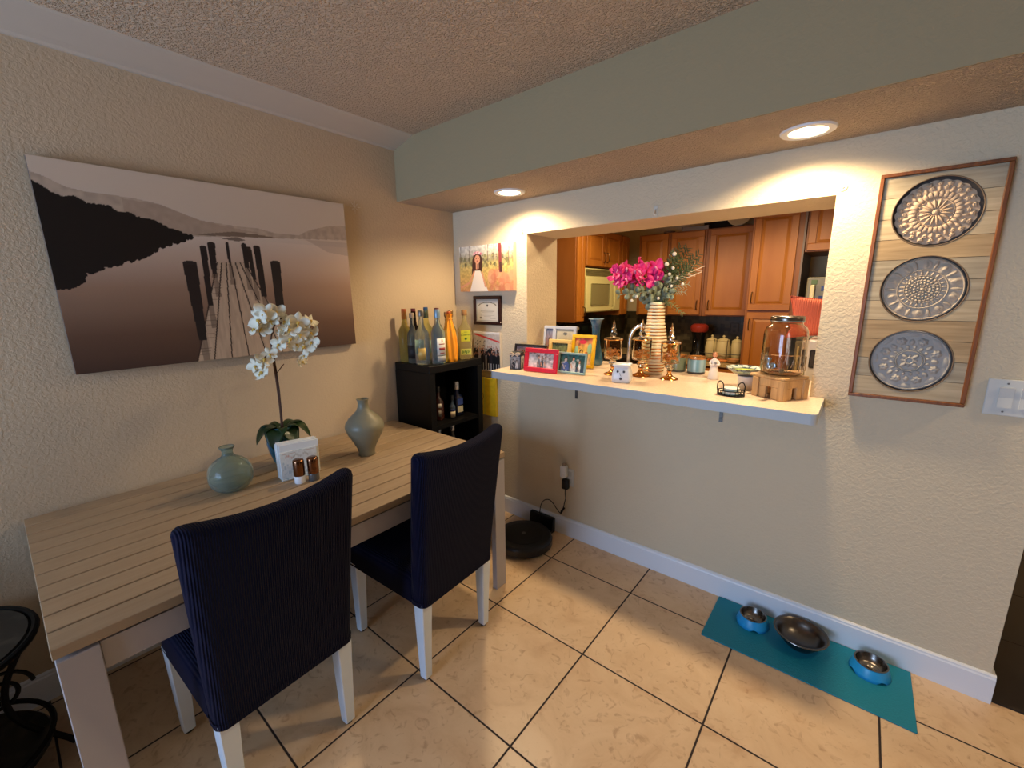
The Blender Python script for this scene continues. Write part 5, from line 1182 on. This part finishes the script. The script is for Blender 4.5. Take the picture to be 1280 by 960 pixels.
# dark things on the short left counter
t = thing('knife_block','dark knife block with steel-tipped handles on the left kitchen counter','knife block',(.12,1.40,.8425),.6)
MB().at((0,0,0)).prism([(-.08,0),(.06,0),(.06,.13),(-.02,.22),(-.08,.15)],'x',-.05,.05).build('block', mat('block_dark',(36,22,16),.4), t, smooth=False)
for k in range(6): MB().at((-.033+.033*(k%3),-.03+.035*(k//3),.17+.012*(k//3)),rx=.7).box(-.008,.008,-.010,.010,0,.10,.003,1).build('knife_handle', M_cord, t, smooth=False)
t = thing('toaster','black two-slot toaster on the left kitchen counter','toaster',(.20,1.13,.8425),R90)
MB().box(-.13,.13,-.08,.08,.012,.19,.02,3).build('body', M_rng, t); MB().box(-.10,.10,-.055,-.02,.188,.191).build('slot', M_cord, t, smooth=False); MB().box(-.10,.10,.02,.055,.188,.191).build('slot', M_cord, t, smooth=False)
MB().box(-.12,.12,-.07,.07,0,.0125).build('foot_plate', M_cord, t, smooth=False); MB().box(.13,.15,-.02,.02,.12,.135,.003,1).build('lever', silver, t, smooth=False)
# sink run behind the bar wall
t = cabinet('maple sink cabinet behind the bar wall', -2.0,0,-.60,0,0,.80,[(-1.98,-1.52,.12,.78,('r',.68)),(-1.50,-1.02,.12,.78,('l',.68)),(-1.0,-.52,.12,.78,('r',.68)),(-.50,-.02,.12,.78,('l',.68))], rz=PI, at=(.42,.33,0), name='base_cabinet', group='kitchen base cabinets')
o = MB().box(.42,2.44,.402,.955,.802,.842,.006,2).build('kitchen_countertop', M_kc, smooth=False); tag(o,'counter holding the sink behind the bar wall','counter')
t = thing('kitchen_faucet','tall chrome gooseneck faucet behind the bar, left of the ribbed vase','faucet',(1.10,.47,.8425),.05)
M_chr = mat('chrome', (196,196,200), .12, metal=1)
MB().lathe([(.028,0),(.028,.008),(.018,.014),(.016,.05)],24).build('base', M_chr, t)
MB().tube(smooth_path([(0,0,.05),(0,0,.28),(.004,.0,.38),(.03,.006,.44),(.075,.014,.462),(.115,.022,.435),(.13,.026,.38)],8), .013, 12).build('spout', M_chr, t)
MB().tube([(-.016,0,.035),(-.05,-.01,.055),(-.075,-.012,.085)], .006, 8).build('lever', M_chr, t)
# white toaster oven with a coral cushion, right side behind the bar
t = thing('toaster_oven','white countertop oven with a dark window behind the glass dispenser','toaster oven',(2.16,.80,.8425),0)
MB().box(-.13,.13,-.11,.11,.012,.405,.012,2).build('body', mat('oven_white',(206,196,186),.3), t, smooth=False)
MB().box(-.115,.04,-.118,-.1105,.25,.35,.006,1).build('window', mat('oven_window',(46,46,50),.15), t, smooth=False)
for x in (-.11,.11):
    for y in (-.08,.08): MB().lathe([(.012,0),(.014,.0125)],12).build('foot', M_cord, t).location = (x,y,0)
for z in (.27,.31,.35): MB().at((.09,-.1105,z),rx=PI/2).lathe([(.012,0),(.010,.014)],16).build('knob', silver, t)
t = thing('cushion','coral knitted cushion with pointed corners on top of the white oven','cushion',(2.06,.80,1.2485+.113),0)
def cush(u, v, s):
    a, b_ = 2*u-1, 2*v-1; e = (1-abs(a)**2.4)*(1-abs(b_)**2.4); pin = 1+.12*(abs(a)*abs(b_))**2-.07*(1-abs(a*b_))
    return (a*.132*pin, s*.045*max(0,e)**.5, b_*.105*pin)
g = MB(); g.sheet(lambda u,v: cush(u,v,-1),26,22); g.sheet(lambda u,v: cush(u,v,1),26,22)
g.build('cover', mat('coral_knit',(255,128,92),.8,bump=('wave',30,.6,.006,'X')), t, angle=80); 
g = MB(); g.tube([cush(*q,-1) for q in [(i/14,0) for i in range(15)]+[(1,i/14) for i in range(1,15)]+[(1-i/14,1) for i in range(1,15)]+[(0,1-i/14) for i in range(1,15)]], .003, 6); g.build('piping', MATS['coral_knit'], t)
